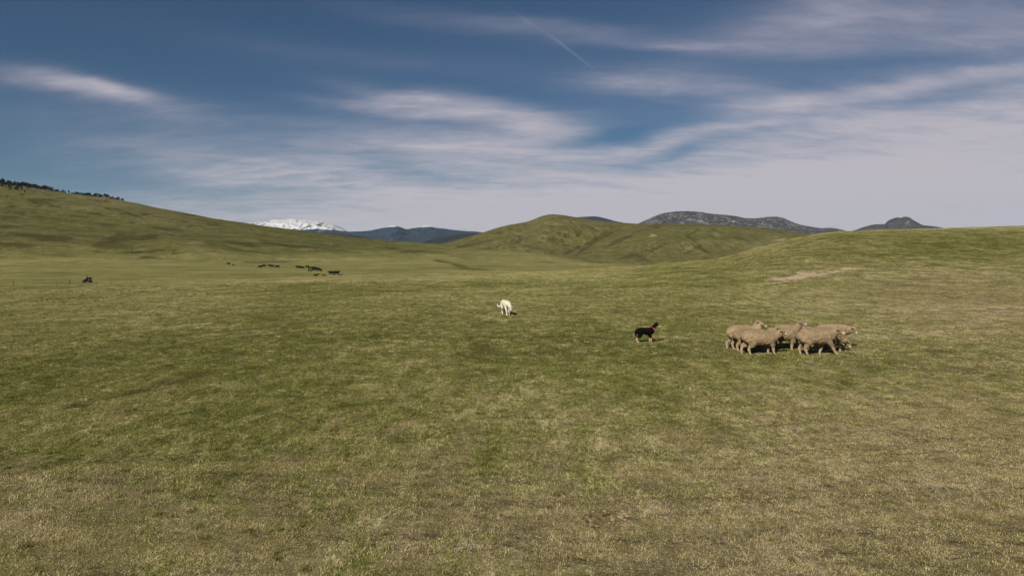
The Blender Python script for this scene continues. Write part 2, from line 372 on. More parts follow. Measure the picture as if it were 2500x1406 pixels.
# ---- where the sward differs: darker moist streaks, bare soil, dry straw (position of real patches, read off the photograph)
def paint(PX, PY, X, Y):
    dark = np.zeros_like(PX); soil = np.zeros_like(PX); straw = 0.5 + np.zeros_like(PX)
    def bl(cx, cy, rx, ry, ang):
        t = R(ang); dx = PX - cx; dy = PY - cy
        return np.exp(-((dx * math.cos(t) + dy * math.sin(t)) / rx) ** 2 - ((-dx * math.sin(t) + dy * math.cos(t)) / ry) ** 2)
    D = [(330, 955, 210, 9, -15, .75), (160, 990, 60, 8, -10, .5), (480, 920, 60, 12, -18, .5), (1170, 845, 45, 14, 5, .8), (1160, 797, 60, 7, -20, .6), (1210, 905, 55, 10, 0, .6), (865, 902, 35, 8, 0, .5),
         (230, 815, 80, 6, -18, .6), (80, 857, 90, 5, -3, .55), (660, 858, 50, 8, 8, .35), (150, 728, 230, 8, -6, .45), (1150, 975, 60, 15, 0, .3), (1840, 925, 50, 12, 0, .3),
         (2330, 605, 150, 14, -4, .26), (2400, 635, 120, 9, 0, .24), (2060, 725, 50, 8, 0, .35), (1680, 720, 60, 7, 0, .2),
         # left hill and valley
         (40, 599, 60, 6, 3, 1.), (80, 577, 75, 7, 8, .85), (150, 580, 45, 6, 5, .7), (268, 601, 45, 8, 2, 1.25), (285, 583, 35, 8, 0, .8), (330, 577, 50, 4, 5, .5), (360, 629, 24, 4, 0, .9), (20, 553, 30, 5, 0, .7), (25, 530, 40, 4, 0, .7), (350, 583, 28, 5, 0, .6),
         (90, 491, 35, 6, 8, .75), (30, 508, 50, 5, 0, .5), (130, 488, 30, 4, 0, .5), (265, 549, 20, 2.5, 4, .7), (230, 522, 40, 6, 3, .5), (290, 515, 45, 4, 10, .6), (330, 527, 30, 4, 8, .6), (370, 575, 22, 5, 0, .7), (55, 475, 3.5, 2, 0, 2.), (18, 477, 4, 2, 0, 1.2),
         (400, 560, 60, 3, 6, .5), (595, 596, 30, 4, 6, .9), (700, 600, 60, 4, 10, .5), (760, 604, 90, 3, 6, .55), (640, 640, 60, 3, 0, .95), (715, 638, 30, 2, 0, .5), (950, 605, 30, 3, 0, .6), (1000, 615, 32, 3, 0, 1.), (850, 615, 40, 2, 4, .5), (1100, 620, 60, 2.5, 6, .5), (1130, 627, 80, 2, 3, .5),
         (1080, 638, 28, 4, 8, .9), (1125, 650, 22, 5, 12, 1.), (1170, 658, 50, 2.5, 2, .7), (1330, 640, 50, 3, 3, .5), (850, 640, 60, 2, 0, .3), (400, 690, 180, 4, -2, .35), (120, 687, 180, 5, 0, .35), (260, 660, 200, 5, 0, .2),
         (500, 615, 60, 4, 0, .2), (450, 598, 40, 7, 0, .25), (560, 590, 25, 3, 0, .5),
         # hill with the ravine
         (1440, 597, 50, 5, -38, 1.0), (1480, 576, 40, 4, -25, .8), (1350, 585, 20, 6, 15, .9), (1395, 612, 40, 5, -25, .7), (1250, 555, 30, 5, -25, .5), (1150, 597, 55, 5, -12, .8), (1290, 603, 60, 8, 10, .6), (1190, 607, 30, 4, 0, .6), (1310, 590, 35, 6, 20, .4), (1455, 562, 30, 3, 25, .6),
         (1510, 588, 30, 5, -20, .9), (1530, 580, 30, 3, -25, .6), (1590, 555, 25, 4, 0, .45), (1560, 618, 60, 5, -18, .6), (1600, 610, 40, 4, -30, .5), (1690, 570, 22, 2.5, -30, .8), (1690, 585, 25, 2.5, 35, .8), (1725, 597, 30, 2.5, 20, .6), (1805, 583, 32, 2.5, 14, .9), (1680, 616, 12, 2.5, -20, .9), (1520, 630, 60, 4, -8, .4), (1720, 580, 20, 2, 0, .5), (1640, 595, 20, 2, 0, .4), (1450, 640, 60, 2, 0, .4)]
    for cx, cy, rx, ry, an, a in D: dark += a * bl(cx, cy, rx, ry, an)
    S = [(1945, 676, 62, 7, -12, .85), (2035, 663, 62, 5, -10, .62), (1875, 683, 28, 4, -5, .5), (1535, 653, 24, 2.0, 0, .75), (1495, 654, 14, 1.6, 0, .5), (1430, 645, 16, 1.2, 0, .5), (1392, 645, 12, 1.2, 0, .5), (1560, 651, 10, 2, 0, .5), (1590, 576, 14, 3, 0, .5), (1680, 607, 10, 8, 40, .4), (1700, 596, 20, 3, -30, .3), (1685, 636, 8, 2, 0, .6), (1900, 586, 25, 3, -12, .35), (1740, 628, 12, 2, 0, .4), (1145, 998, 26, 5, 0, .35), (2050, 575, 40, 3, 0, .25), (1770, 678, 10, 3, 0, .3),
         (2450, 745, 90, 20, 5, .2), (2300, 715, 90, 14, 5, .2)]
    for cx, cy, rx, ry, an, a in S: soil += a * bl(cx, cy, rx, ry, an)
    straw += 0.12 * np.clip((PY - 950) / 250, 0, 1) * (PY < 2500)
    T = [(2420, 740, 380, 70, 6, .30), (2150, 1150, 550, 250, 0, .20), (2450, 1000, 300, 200, 0, .14), (1800, 1350, 500, 120, 0, .16), (60, 1280, 120, 40, 0, .25), (250, 1200, 200, 60, 0, .08), (900, 1330, 400, 90, 0, .06), (1000, 960, 250, 50, -8, .12), (400, 720, 420, 12, -5, .06), (700, 684, 200, 6, -3, .12), (1000, 680, 200, 7, 0, .12), (1400, 1250, 120, 40, 0, .15), (1850, 600, 60, 12, -20, .25),
         (700, 1010, 300, 60, -10, -.20), (300, 880, 500, 60, -8, -.16), (1300, 880, 400, 60, 0, -.16), (350, 1050, 400, 50, -10, -.10), (1900, 640, 350, 25, -5, -.08), (1500, 780, 300, 40, 0, -.12), (1450, 920, 250, 50, 5, -.12), (60, 1060, 120, 60, 0, -.15), (620, 780, 300, 30, -10, -.12), (2300, 600, 250, 25, 0, -.08), (1700, 690, 200, 15, 0, -.12), (800, 700, 250, 9, 0, -.12),
         (200, 470, 260, 40, 12, .22), (420, 640, 500, 20, 0, -.02), (380, 545, 90, 8, 0, .15), (450, 595, 70, 10, 0, .1), (500, 608, 60, 4, 0, .15), (1350, 545, 120, 14, 0, .1), (1650, 560, 160, 8, 0, .02)]
    for cx, cy, rx, ry, an, a in T: straw += 0.75 * a * bl(cx, cy, rx, ry, an)
    return np.stack([np.clip(dark, 0, 1.3), np.clip(soil, 0, 1.2), np.clip(straw, 0, 1), np.ones_like(PX)], -1)
PXg, PYg = project(XG, YG, ZG)
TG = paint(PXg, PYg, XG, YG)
# the far slope carries a thinner, darker sward, with moist hollows strung along its contours
fs = slope_on * lefty
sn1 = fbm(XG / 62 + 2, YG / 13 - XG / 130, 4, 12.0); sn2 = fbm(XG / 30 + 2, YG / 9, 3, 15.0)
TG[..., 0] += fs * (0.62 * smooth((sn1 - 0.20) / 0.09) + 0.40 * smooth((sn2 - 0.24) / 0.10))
vall = smooth((rG - 120) / 30) * smooth((460 - rG) / 60)
TG[..., 2] += vall * 0.25 * fbm(XG / 60, YG / 14, 3, 19.0)
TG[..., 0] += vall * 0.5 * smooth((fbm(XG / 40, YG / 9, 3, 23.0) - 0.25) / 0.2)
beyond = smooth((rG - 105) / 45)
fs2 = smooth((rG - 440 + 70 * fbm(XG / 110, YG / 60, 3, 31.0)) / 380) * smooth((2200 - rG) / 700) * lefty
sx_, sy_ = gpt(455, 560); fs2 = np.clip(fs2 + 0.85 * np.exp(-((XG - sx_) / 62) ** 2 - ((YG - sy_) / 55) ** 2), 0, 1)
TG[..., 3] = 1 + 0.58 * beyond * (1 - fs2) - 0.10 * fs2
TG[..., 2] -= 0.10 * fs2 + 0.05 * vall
M_ground = ground_material(); M_hill = hill_material()
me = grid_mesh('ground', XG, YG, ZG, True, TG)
ground = link('ground', me, M_ground); tag(ground, kind='structure')
ground.data.materials.clear(); ground.data.materials.append(M_ground)
bm = None
# close the sheet under the camera
cme = bpy.data.meshes.new('ground_cap'); nA_ = len(azA)
cap_v = [(float(XG[i, 0]), float(YG[i, 0]), float(ZG[i, 0])) for i in range(0, nA_, 12)] + [(0, 0, 0)]
nc = len(cap_v) - 1
cme.from_pydata(cap_v, [], [(i, (i + 1) % nc, nc) for i in range(nc)])
cap = link('ground', cme, M_ground, ground)

# ------------------------------------------------------------------ hills and mountains beyond
def ridge(name, sky_pts, d0, dc, d1, zb, mat, amp=0.0, wl=100.0, wlx=None, seed=0.0, nx=500, nv=120, front_pow=1.0, rough_crest=0.0, label=None):
    sx = np.array([p[0] for p in sky_pts], float); sr = np.array([p[1] for p in sky_pts], float)
    X = np.linspace(sx[0], sx[-1], nx); rows = pchip(sx, sr, X)
    dcx = dc if np.isscalar(dc) else np.interp(X, [p[0] for p in dc], [p[1] for p in dc])
    dcx = dcx + 0 * X
    zc = CAMZ - dcx * np.tan(PITCH + np.arctan((rows - 703) / FPX))
    t = np.concatenate([np.linspace(0, 1, nv), np.linspace(1, 1.9, nv // 2)[1:]])
    T, DC = np.meshgrid(t, dcx); ZC = np.repeat(zc[:, None], len(t), 1); XX = np.repeat(X[:, None], len(t), 1)
    Dp = np.where(T <= 1, d0 + (DC - d0) * T, DC + (d1 - DC) * (T - 1) / 0.9)
    s = np.where(T <= 1, np.sin(np.clip(T, 0, 1) * math.pi / 2) ** front_pow, np.cos(np.clip((T - 1) / 0.9, 0, 1) * math.pi / 2) ** 1.3)
    Z = zb + (ZC - zb) * s
    Xw = (XX - 1250) / FPX * Dp / math.cos(PITCH) ; Yw = Dp
    if wlx is None: wlx = wl
    edge = np.clip(s * (1 - s) * 4, 0, 1) * 0.9 + rough_crest
    hgt = np.clip((ZC - zb) / max(zc.max() - zb, 1), 0, 1)
    wp = wl * 0.5 * fbm(Xw / wl, Yw / wl, 2, seed + 4)
    Z = Z + amp * edge * hgt * (ridged((Xw + wp) / wlx, (Yw + wp) / wl, 5, seed) + 0.5 * fbm(Xw / wl * 2.3, Yw / wl * 2.3, 4, seed + 9))
    px, py = project(Xw, Yw, Z)
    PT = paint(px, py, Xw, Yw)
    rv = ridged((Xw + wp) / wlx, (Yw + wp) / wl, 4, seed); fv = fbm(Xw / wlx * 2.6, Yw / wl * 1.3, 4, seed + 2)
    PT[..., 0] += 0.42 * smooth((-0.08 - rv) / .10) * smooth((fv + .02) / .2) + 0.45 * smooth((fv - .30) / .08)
    me = grid_mesh(name, Xw, Yw, Z, False, PT)
    o = link(name, me, mat); tag(o, label, kind='structure')
    return o
ridge('hill', [(985, 640), (1030, 606), (1060, 598), (1100, 590), (1170, 571), (1230, 553), (1290, 542), (1330, 528), (1348, 526), (1375, 528), (1400, 532), (1450, 540), (1540, 547), (1620, 551), (1700, 560), (1790, 585), (1900, 640)],
      850, [(985, 1300), (1350, 1500), (1900, 1600)], 2300, -30, M_hill, 8, 75, 42, 1.0, 600, 220, 0.9)
ridge('hill', [(1340, 652), (1372, 628), (1410, 611), (1450, 597), (1490, 583), (1520, 570), (1560, 556), (1600, 549), (1650, 547.5), (1720, 550), (1800, 553), (1880, 560), (1940, 567), (2000, 574), (2100, 590), (2250, 620)],
      650, [(1340, 800), (1600, 1180), (2250, 1250)], 1900, -28, M_hill, 5, 80, 40, 4.4, 600, 200, 1.0)

def forest_material(name, forest, rock, snow_from=None, snow_soft=60, rock_amt=0.0, scale=1.0):
    m, nt = new_mat(name)
    g = nt.node('ShaderNodeNewGeometry'); pos = g.outputs['Position']
    sp = nt.node('ShaderNodeSeparateXYZ'); nt.put(sp.inputs[0], pos)
    na = nt.noise(nt.mapping(pos, (1, 1, 2.0)), 0.004 * scale, 7, 0.68, 0.6)
    nb = nt.noise(nt.mapping(pos, (1, 1, 1)), 0.02 * scale, 6, 0.7)
    col = nt.mix(nt.ss(nb, 0.35, 0.7), forest, tuple(min(1, c * 1.6) for c in forest[:3]) + (1,))
    if rock_amt > 0:
        col = nt.mix(nt.mul(nt.ss(nt.add(nt.mul(na, 0.6), nt.mul(nb, 0.5)), 0.60 - rock_amt * 0.14, 0.66 - rock_amt * 0.1), 0.9), col, rock)
    if snow_from is not None:
        hgt = nt.add(sp.outputs[2], nt.mul(nt.sub(na, 0.5), snow_soft * 2.6))
        stk = nt.noise(nt.mapping(pos, (1.6, 0.5, 2.4), (0, 0, R(25))), 0.0038 * scale, 8, 0.72, 1.0)
        sn = nt.mul(nt.ss(hgt, snow_from - snow_soft * 0.3, snow_from + snow_soft * 0.3), nt.ss(stk, 0.42, 0.46))
        col = nt.mix(nt.mul(sn, 0.95), col, (.58, .58, .60, 1))
    b = principled(nt, col, 0.95, 0.05)
    bump(nt, b, nb, 18.0 / scale, 0.6)
    return m
M_snow = forest_material('snow_and_forest', (.014, .021, .032, 1), (.10, .085, .08, 1), 258, 42, 0.2)
M_range = forest_material('forested_range', (.022, .031, .043, 1), (.10, .10, .10, 1), 240, 26, 0.0)
M_blue = forest_material('far_forest', (.022, .031, .044, 1), (.10, .10, .10, 1))
M_foot = forest_material('dark_pine_slope', (.021, .022, .020, 1), (.07, .07, .06, 1), None)
M_rock = forest_material('granite_and_pines', (.040, .042, .045, 1), (.19, .165, .155, 1), None, rock_amt=0.35, scale=2.2)
M_butte = forest_material('rocky_butte', (.048, .049, .050, 1), (.17, .15, .14, 1), None, rock_amt=0.1, scale=4)
ridge('mountain', [(500, 580), (560, 556), (582, 549), (610, 546), (644, 542), (675, 538.5), (706, 536.5), (740, 538), (767, 540), (801, 545), (826, 553), (854, 565), (880, 575), (930, 600)],
      9500, 13000, 16000, 0, M_snow, 95, 900, 500, 2.0, 400, 140, 0.8, 0.02)
ridge('mountain', [(700, 600), (790, 578), (854, 567), (896, 565), (932, 559), (963, 552.8), (978, 555), (994, 561), (1022, 556), (1047, 552), (1078, 559), (1120, 563.5), (1148, 566), (1173, 568.5), (1210, 575), (1300, 600)],
      7200, 9800, 12000, 0, M_range, 80, 700, 420, 6.0, 400, 140, 0.8, 0.02)
ridge('mountain', [(640, 610), (700, 577), (739, 570.5), (775, 570), (812, 571), (868, 575.5), (924, 588), (975, 600), (1010, 600), (1040, 588), (1092, 578), (1148, 571), (1220, 569), (1330, 600)],
      4200, 6000, 7500, -20, M_foot, 30, 350, 200, 9.0, 300, 80, 0.9, 0.02)
ridge('mountain', [(1340, 600), (1370, 545), (1397, 534.5), (1420, 531), (1445, 530), (1460, 531), (1480, 536), (1504, 542.5), (1523, 546), (1560, 565), (1600, 600)],
      5200, 7200, 9000, 0, M_blue, 40, 500, 300, 12.0, 200, 80, 0.8, 0.0)
ridge('mountain', [(1500, 600), (1540, 556), (1559, 546.5), (1578, 538), (1598, 529.5), (1615, 523.5), (1636, 520), (1674, 518), (1732, 523), (1790, 530), (1815, 534), (1840, 535), (1862, 532.5), (1886, 531), (1901, 532), (1924, 541), (1939, 547.5), (1970, 554), (2001, 558.5), (2020, 557.6), (2051, 562), (2085, 575), (2120, 600)],
      3600, 5000, 6300, 0, M_rock, 42, 330, 160, 15.0, 500, 160, 0.75, 0.03)
ridge('mountain', [(2030, 600), (2065, 568), (2085, 562), (2108, 554), (2135, 548.5), (2154, 548), (2162, 541), (2172, 536), (2185, 532.6), (2193, 533.2), (2200, 530.5), (2212, 531.3), (2219, 535), (2231, 542), (2250, 552), (2270, 560), (2300, 580), (2330, 600)],
      3600, 4500, 5600, 0, M_butte, 26, 220, 120, 18.0, 400, 120, 0.8, 0.10)
ridge('mountain', [(2180, 600), (2225, 556), (2247, 551), (2270, 553), (2300, 558), (2340, 575), (2400, 600)],
      7000, 9000, 11000, 0, M_blue, 30, 600, 300, 21.0, 200, 60, 0.8, 0.0)

# ------------------------------------------------------------------ short grass on the near meadow
def blade_patch(size, n, hgt, wid, seed):
    rs = np.random.RandomState(seed)
    # clumped positions
    nc = max(6, n // 14); cx = rs.uniform(-size / 2, size / 2, (nc, 2))
    k = rs.randint(0, nc, n); P = cx[k] + rs.randn(n, 2) * size * 0.045
    loose = rs.rand(n) < 0.45; P[loose] = rs.uniform(-size / 2, size / 2, (loose.sum(), 2))
    a = rs.uniform(0, 2 * math.pi, n); h = hgt * (0.45 + 0.8 * rs.rand(n) ** 1.5); lean = rs.uniform(0.2, 1.35, n)
    tall = rs.rand(n) < 0.03; h[tall] *= 1.9
    w_ = wid * rs.uniform(0.6, 1.3, n)
    dx, dy = np.cos(a), np.sin(a); b2 = rs.uniform(0, 2 * math.pi, n); sx, sy = np.cos(b2) * w_ / 2, np.sin(b2) * w_ / 2
    base = np.stack([P[:, 0], P[:, 1], np.full(n, -0.008)], 1)
    midp = base + np.stack([dx * h * .25 * lean, dy * h * .25 * lean, h * .6], 1)
    tip = base + np.stack([dx * h * lean, dy * h * lean, h * (1.05 - 0.45 * lean / 1.35)], 1)
    S = np.stack([sx, sy, 0 * sx], 1)
    V = np.stack([base - S, base + S, midp + S * .8, midp - S * .8, tip], 1).reshape(-1, 3)
    o = np.arange(n) * 5
    me = bpy.data.meshes.new('grass_patch')
    quads = np.stack([o, o + 1, o + 2, o + 3], 1); tris = np.stack([o + 3, o + 2, o + 4], 1)
    me.vertices.add(len(V)); me.vertices.foreach_set('co', V.astype(np.float32).ravel())
    li = np.concatenate([quads.ravel(), tris.ravel()]).astype(np.int32)
    ls = np.concatenate([np.arange(0, 4 * n, 4), 4 * n + np.arange(0, 3 * n, 3)]).astype(np.int32)
    me.loops.add(len(li)); me.loops.foreach_set('vertex_index', li)
    me.polygons.add(2 * n); me.polygons.foreach_set('loop_start', ls)
    me.update(); return me
def blade_material():
    m, nt = new_mat('grass_blades')
    tint = nt.node('ShaderNodeAttribute', attribute_name='tint', attribute_type='INSTANCER').outputs['Color']
    col, ns, pos, so = turf(nt, tint, blades=True, gain=2.35)
    b = nt.node('ShaderNodeBsdfDiffuse'); nt.put(b.inputs[0], col)
    tr = nt.node('ShaderNodeBsdfTranslucent'); nt.put(tr.inputs[0], col)
    mx = nt.node('ShaderNodeMixShader'); mx.inputs[0].default_value = 0.25
    nt.l.new(b.outputs[0], mx.inputs[1]); nt.l.new(tr.outputs[0], mx.inputs[2])
    o = nt.node('ShaderNodeOutputMaterial'); nt.l.new(mx.outputs[0], o.inputs[0])
    return m
M_blade = blade_material()
def tint_at(x, y):
    px, py = project(np.array([x]), np.array([y]), np.array([H(x, y)]))
    return paint(px, py, None, None)[0]
def grass_field(name, r0, r1, step, size, n, hgt, wid, nvar, seed, label, frac=1.0, tadd=(0, 0, 0)):
    rs = np.random.RandomState(seed)
    coll = bpy.data.collections.new(name + '_patches')
    for i in range(nvar):
        me = blade_patch(size, n, hgt, wid, seed * 10 + i); me.materials.append(M_blade)
        coll.objects.link(bpy.data.objects.new('grass_patch', me))
    gx, gy = np.meshgrid(np.arange(-r1, r1, step), np.arange(0, r1, step))
    x = gx.ravel() + rs.uniform(-.45, .45, gx.size) * step; y = gy.ravel() + rs.uniform(-.45, .45, gx.size) * step
    r = np.hypot(x, y); a = np.degrees(np.arctan2(x, y))
    keep = (r > r0) & (r < r1) & (np.abs(a) < 50)
    x, y = x[keep], y[keep]
    z = np.array([H(a_, b_) for a_, b_ in zip(x, y)])
    zx = np.array([H(a_ + .25, b_) for a_, b_ in zip(x, y)]); zy = np.array([H(a_, b_ + .25) for a_, b_ in zip(x, y)])
    px, py = project(x, y, z); T = paint(px, py, None, None)
    keep = rs.rand(len(x)) > T[:, 1] * 0.8
    if frac < 1: keep &= (rs.rand(len(x)) < frac * (0.4 + 1.6 * smooth(0.5 + 1.6 * fbm(x / 3.0, y / 3.0, 2, seed))))
    T = T + np.array([*tadd, 0])
    x, y, z, zx, zy, T = x[keep], y[keep], z[keep], zx[keep], zy[keep], T[keep]
    N = len(x)
    rot = np.stack([np.arctan2(zy - z, .25), -np.arctan2(zx - z, .25), 0 * x], 1)
    me = bpy.data.meshes.new(name); me.vertices.add(N)
    me.vertices.foreach_set('co', np.stack([x, y, z], 1).astype(np.float32).ravel())
    at = me.attributes.new('rot', 'FLOAT_VECTOR', 'POINT'); at.data.foreach_set('vector', rot.astype(np.float32).ravel())
    at = me.attributes.new('spin', 'FLOAT', 'POINT'); at.data.foreach_set('value', rs.uniform(0, 6.283, N).astype(np.float32))
    at = me.attributes.new('tint', 'FLOAT_COLOR', 'POINT'); at.data.foreach_set('color', T.astype(np.float32).ravel())
    # taller where the sward is moist, thin where it is dry
    sc = 0.85 + 0.5 * np.clip(T[:, 0], 0, 1) + 0.35 * fbm(x / 2.2, y / 2.2, 3, 4.0) - 0.25 * (T[:, 2] - 0.5)
    at = me.attributes.new('size', 'FLOAT', 'POINT'); at.data.foreach_set('value', np.clip(sc, 0.4, 1.7).astype(np.float32))
    o = bpy.data.objects.new(name, me); COL.objects.link(o)
    ng = bpy.data.node_groups.new(name, 'GeometryNodeTree')
    ng.interface.new_socket('Geometry', in_out='INPUT', socket_type='NodeSocketGeometry')
    ng.interface.new_socket('Geometry', in_out='OUTPUT', socket_type='NodeSocketGeometry')
    gi = ng.nodes.new('NodeGroupInput'); go = ng.nodes.new('NodeGroupOutput')
    ci = ng.nodes.new('GeometryNodeCollectionInfo'); ci.inputs['Collection'].default_value = coll
    ci.inputs['Separate Children'].default_value = True; ci.inputs['Reset Children'].default_value = True
    iop = ng.nodes.new('GeometryNodeInstanceOnPoints'); iop.inputs['Pick Instance'].default_value = True
    L = ng.links
    def attr(nm, typ):
        n_ = ng.nodes.new('GeometryNodeInputNamedAttribute'); n_.data_type = typ; n_.inputs[0].default_value = nm
        return [s for s in n_.outputs if s.enabled and s.name == 'Attribute'][0]
    L.new(gi.outputs[0], iop.inputs['Points']); L.new(ci.outputs[0], iop.inputs['Instance'])
    L.new(attr('rot', 'FLOAT_VECTOR'), iop.inputs['Rotation'])
    cx = ng.nodes.new('ShaderNodeCombineXYZ'); cx.inputs[0].default_value = 1; cx.inputs[1].default_value = 1
    L.new(attr('size', 'FLOAT'), cx.inputs[2]); L.new(cx.outputs[0], iop.inputs['Scale'])
    ri = ng.nodes.new('GeometryNodeRotateInstances'); ri.inputs['Local Space'].default_value = True
    c2 = ng.nodes.new('ShaderNodeCombineXYZ'); L.new(attr('spin', 'FLOAT'), c2.inputs[2])
    L.new(iop.outputs[0], ri.inputs[0]); L.new(c2.outputs[0], ri.inputs['Rotation'])
    L.new(ri.outputs[0], go.inputs[0])
    md = o.modifiers.new('grow', 'NODES'); md.node_group = ng
    tag(o, label, kind='stuff')
    return o
grass_field('grass', 4.6, 19, 0.34, 0.62, 680, 0.032, 0.0045, 8, 3, 'short olive and straw coloured grass across the near meadow')
grass_field('grass', 19, 46, 0.62, 1.0, 620, 0.030, 0.009, 6, 4, 'short grazed grass of the meadow around the sheep')
grass_field('grass', 46, 125, 1.5, 2.1, 800, 0.042, 0.018, 5, 5, 'short grass running up to the crest of the meadow')

grass_field('tufts', 4.8, 60, 0.38, 0.12, 90, 0.060, 0.005, 5, 6, 'scattered taller dark green tufts standing out of the short grass', 0.16, (.55, 0, -.15))
grass_field('tufts', 4.8, 45, 0.5, 0.18, 80, 0.055, 0.005, 5, 7, 'scattered dead straw coloured tufts in the short grass', 0.12, (0, 0, .55))

# ------------------------------------------------------------------ simple materials
def coat(name, rough=0.9, bscale=60.0, bdist=0.006, vary=0.25, spec=0.1):
    """hair or wool: colour comes from the body's own markings, broken up by fine noise"""
    m, nt = new_mat(name)
    c = nt.node('ShaderNodeAttribute', attribute_name='coat').outputs['Color']
    ob = nt.node('ShaderNodeTexCoord').outputs['Object']
    n = nt.noise(ob, bscale, 4, 0.65); n2 = nt.noise(ob, 5.0, 3, 0.6)
    f = nt.add(nt.mul(n, vary), nt.mul(n2, vary)); f = nt.add(f, 1.0 - vary)
    g = nt.node('ShaderNodeCombineColor')
    for i in range(3): nt.put(g.inputs[i], f)
    col = nt.mix(1.0, c, g.outputs[0], 'MULTIPLY')
    b = principled(nt, col, rough, spec); b.inputs['Sheen Weight'].default_value = 0.0
    bump(nt, b, n, bdist, 0.8); return m
def plain(name, col, rough=0.7, metal=0.0, vary=0.15, scale=20.0, spec=0.3):
    m, nt = new_mat(name)
    ob = nt.node('ShaderNodeTexCoord').outputs['Object']; n = nt.noise(ob, scale, 4, 0.6)
    c = nt.mix(n, tuple(v * (1 - vary) for v in col) + (1,), tuple(min(1, v * (1 + vary)) for v in col) + (1,))
    b = principled(nt, c, rough, spec); b.inputs['Metallic'].default_value = metal; return m
M_wool = coat('wool', bscale=55, bdist=0.010, vary=0.28)
M_fur = coat('short_fur', bscale=90, bdist=0.003, vary=0.2, spec=0.03)
M_hide = coat('cattle_hide', bscale=20, bdist=0.004, vary=0.2, spec=0.15)
M_horn = plain('hoof_horn', (.16, .12, .09)); M_collar = plain('red_webbing', (.38, .03, .03), 0.7); M_eye = plain('eye', (.01, .008, .006), 0.2, spec=0.6)

# ------------------------------------------------------------------ bodies: lofted limbs fused into one skin
def resample(pts, rad, k=6):
    P = np.array(pts, float); Q = np.array(rad, float)
    if len(P) < 3:
        t = np.linspace(0, 1, k + 1)[:, None]; return P[0] + (P[1] - P[0]) * t, Q[0] + (Q[1] - Q[0]) * t
    pp = [2 * P[0] - P[1], *P, 2 * P[-1] - P[-2]]; qq = [Q[0], *Q, Q[-1]]; oP = []; oQ = []
    for i in range(len(P) - 1):
        for s in range(k):
            t = s / k; a, b, c, d_ = pp[i], pp[i + 1], pp[i + 2], pp[i + 3]
            oP.append(.5 * ((2 * b) + (-a + c) * t + (2 * a - 5 * b + 4 * c - d_) * t * t + (-a + 3 * b - 3 * c + d_) * t ** 3))
            u = t * t * (3 - 2 * t); oQ.append(qq[i + 1] * (1 - u) + qq[i + 2] * u)
    oP.append(P[-1]); oQ.append(Q[-1]); return np.array(oP), np.array(oQ)
def limb(V, F, pts, rad, seg=12, k=5):
    """pts: list of 3-vectors; rad: list of r or (across, along-z)"""
    rad = [(r, r) if np.isscalar(r) else r for r in rad]
    P, Q = resample(pts, rad, k)
    T = np.gradient(P, axis=0); T /= np.linalg.norm(T, axis=1)[:, None] + 1e-9
    rows = []
    P = np.concatenate([[P[0] - T[0] * Q[0].mean() * .8], [P[0] - T[0] * Q[0].mean() * .5], P, [P[-1] + T[-1] * Q[-1].mean() * .5], [P[-1] + T[-1] * Q[-1].mean() * .8]])
    Q = np.concatenate([[Q[0] * .35], [Q[0] * .8], Q, [Q[-1] * .8], [Q[-1] * .35]]); T = np.concatenate([[T[0]] * 2, T, [T[-1]] * 2])
    side0 = None; n0 = len(V)
    for p, q, t in zip(P, Q, T):
        side = np.cross(t, (0, 0, 1.0)) if side0 is None else side0 - t * np.dot(side0, t)
        if np.linalg.norm(side) < 1e-3: side = np.array((0, 1.0, 0)); side = side - t * np.dot(side, t)
        side /= np.linalg.norm(side); side0 = side; up = np.cross(side, t)
        rows.append(len(V))
        for s in range(seg):
            a = 2 * math.pi * s / seg; V.append(p + side * math.cos(a) * q[0] + up * math.sin(a) * q[1])
    for a, b in zip(rows[:-1], rows[1:]):
        for s in range(seg): F.append((a + s, a + (s + 1) % seg, b + (s + 1) % seg, b + s))
    F.append(tuple(rows[0] + s for s in range(seg))[::-1]); F.append(tuple(rows[-1] + s for s in range(seg)))
def fuse(name, parts, voxel, smooth_it=3, noise=None, colour=None):
    V, F = [], []
    for p in parts: limb(V, F, *p)
    me = bpy.data.meshes.new(name); me.from_pydata([tuple(v) for v in V], [], F); me.update()
    b = bmesh.new(); b.from_mesh(me); bmesh.ops.recalc_face_normals(b, faces=b.faces); b.to_mesh(me); b.free()
    o = bpy.data.objects.new('tmp', me); COL.objects.link(o)
    r = o.modifiers.new('r', 'REMESH'); r.mode = 'VOXEL'; r.voxel_size = voxel; r.use_smooth_shade = True
    s = o.modifiers.new('s', 'SMOOTH'); s.iterations = smooth_it; s.factor = 0.5
    dg = bpy.context.evaluated_depsgraph_get(); ev = o.evaluated_get(dg)
    out = bpy.data.meshes.new_from_object(ev); out.name = name
    bpy.data.objects.remove(o); bpy.data.meshes.remove(me)
    n = len(out.vertices); co = np.zeros(n * 3, np.float32); out.vertices.foreach_get('co', co); co = co.reshape(-1, 3)
    if noise:
        nm = np.zeros(n * 3, np.float32); out.vertices.foreach_get('normal', nm); nm = nm.reshape(-1, 3)
        amp = noise(co); co2 = co + nm * amp[:, None]; out.vertices.foreach_set('co', co2.astype(np.float32).ravel())
    c = colour(co) if colour else np.tile((.5, .5, .5), (n, 1))
    a = out.color_attributes.new('coat', 'FLOAT_COLOR', 'POINT')
    a.data.foreach_set('color', np.concatenate([c, np.ones((n, 1))], 1).astype(np.float32).ravel())
    out.polygons.foreach_set('use_smooth', np.ones(len(out.polygons), bool)); out.update()
    return out
def seg_d(co, a, b):
    a = np.array(a, float); b = np.array(b, float); ab = b - a
    t = np.clip(((co - a) @ ab) / (ab @ ab), 0, 1); return np.linalg.norm(co - (a + t[:, None] * ab), axis=1)
def blendc(c, mask, col): return c * (1 - mask[:, None]) + np.array(col) * mask[:, None]
def V3(*a): return np.array(a, float)
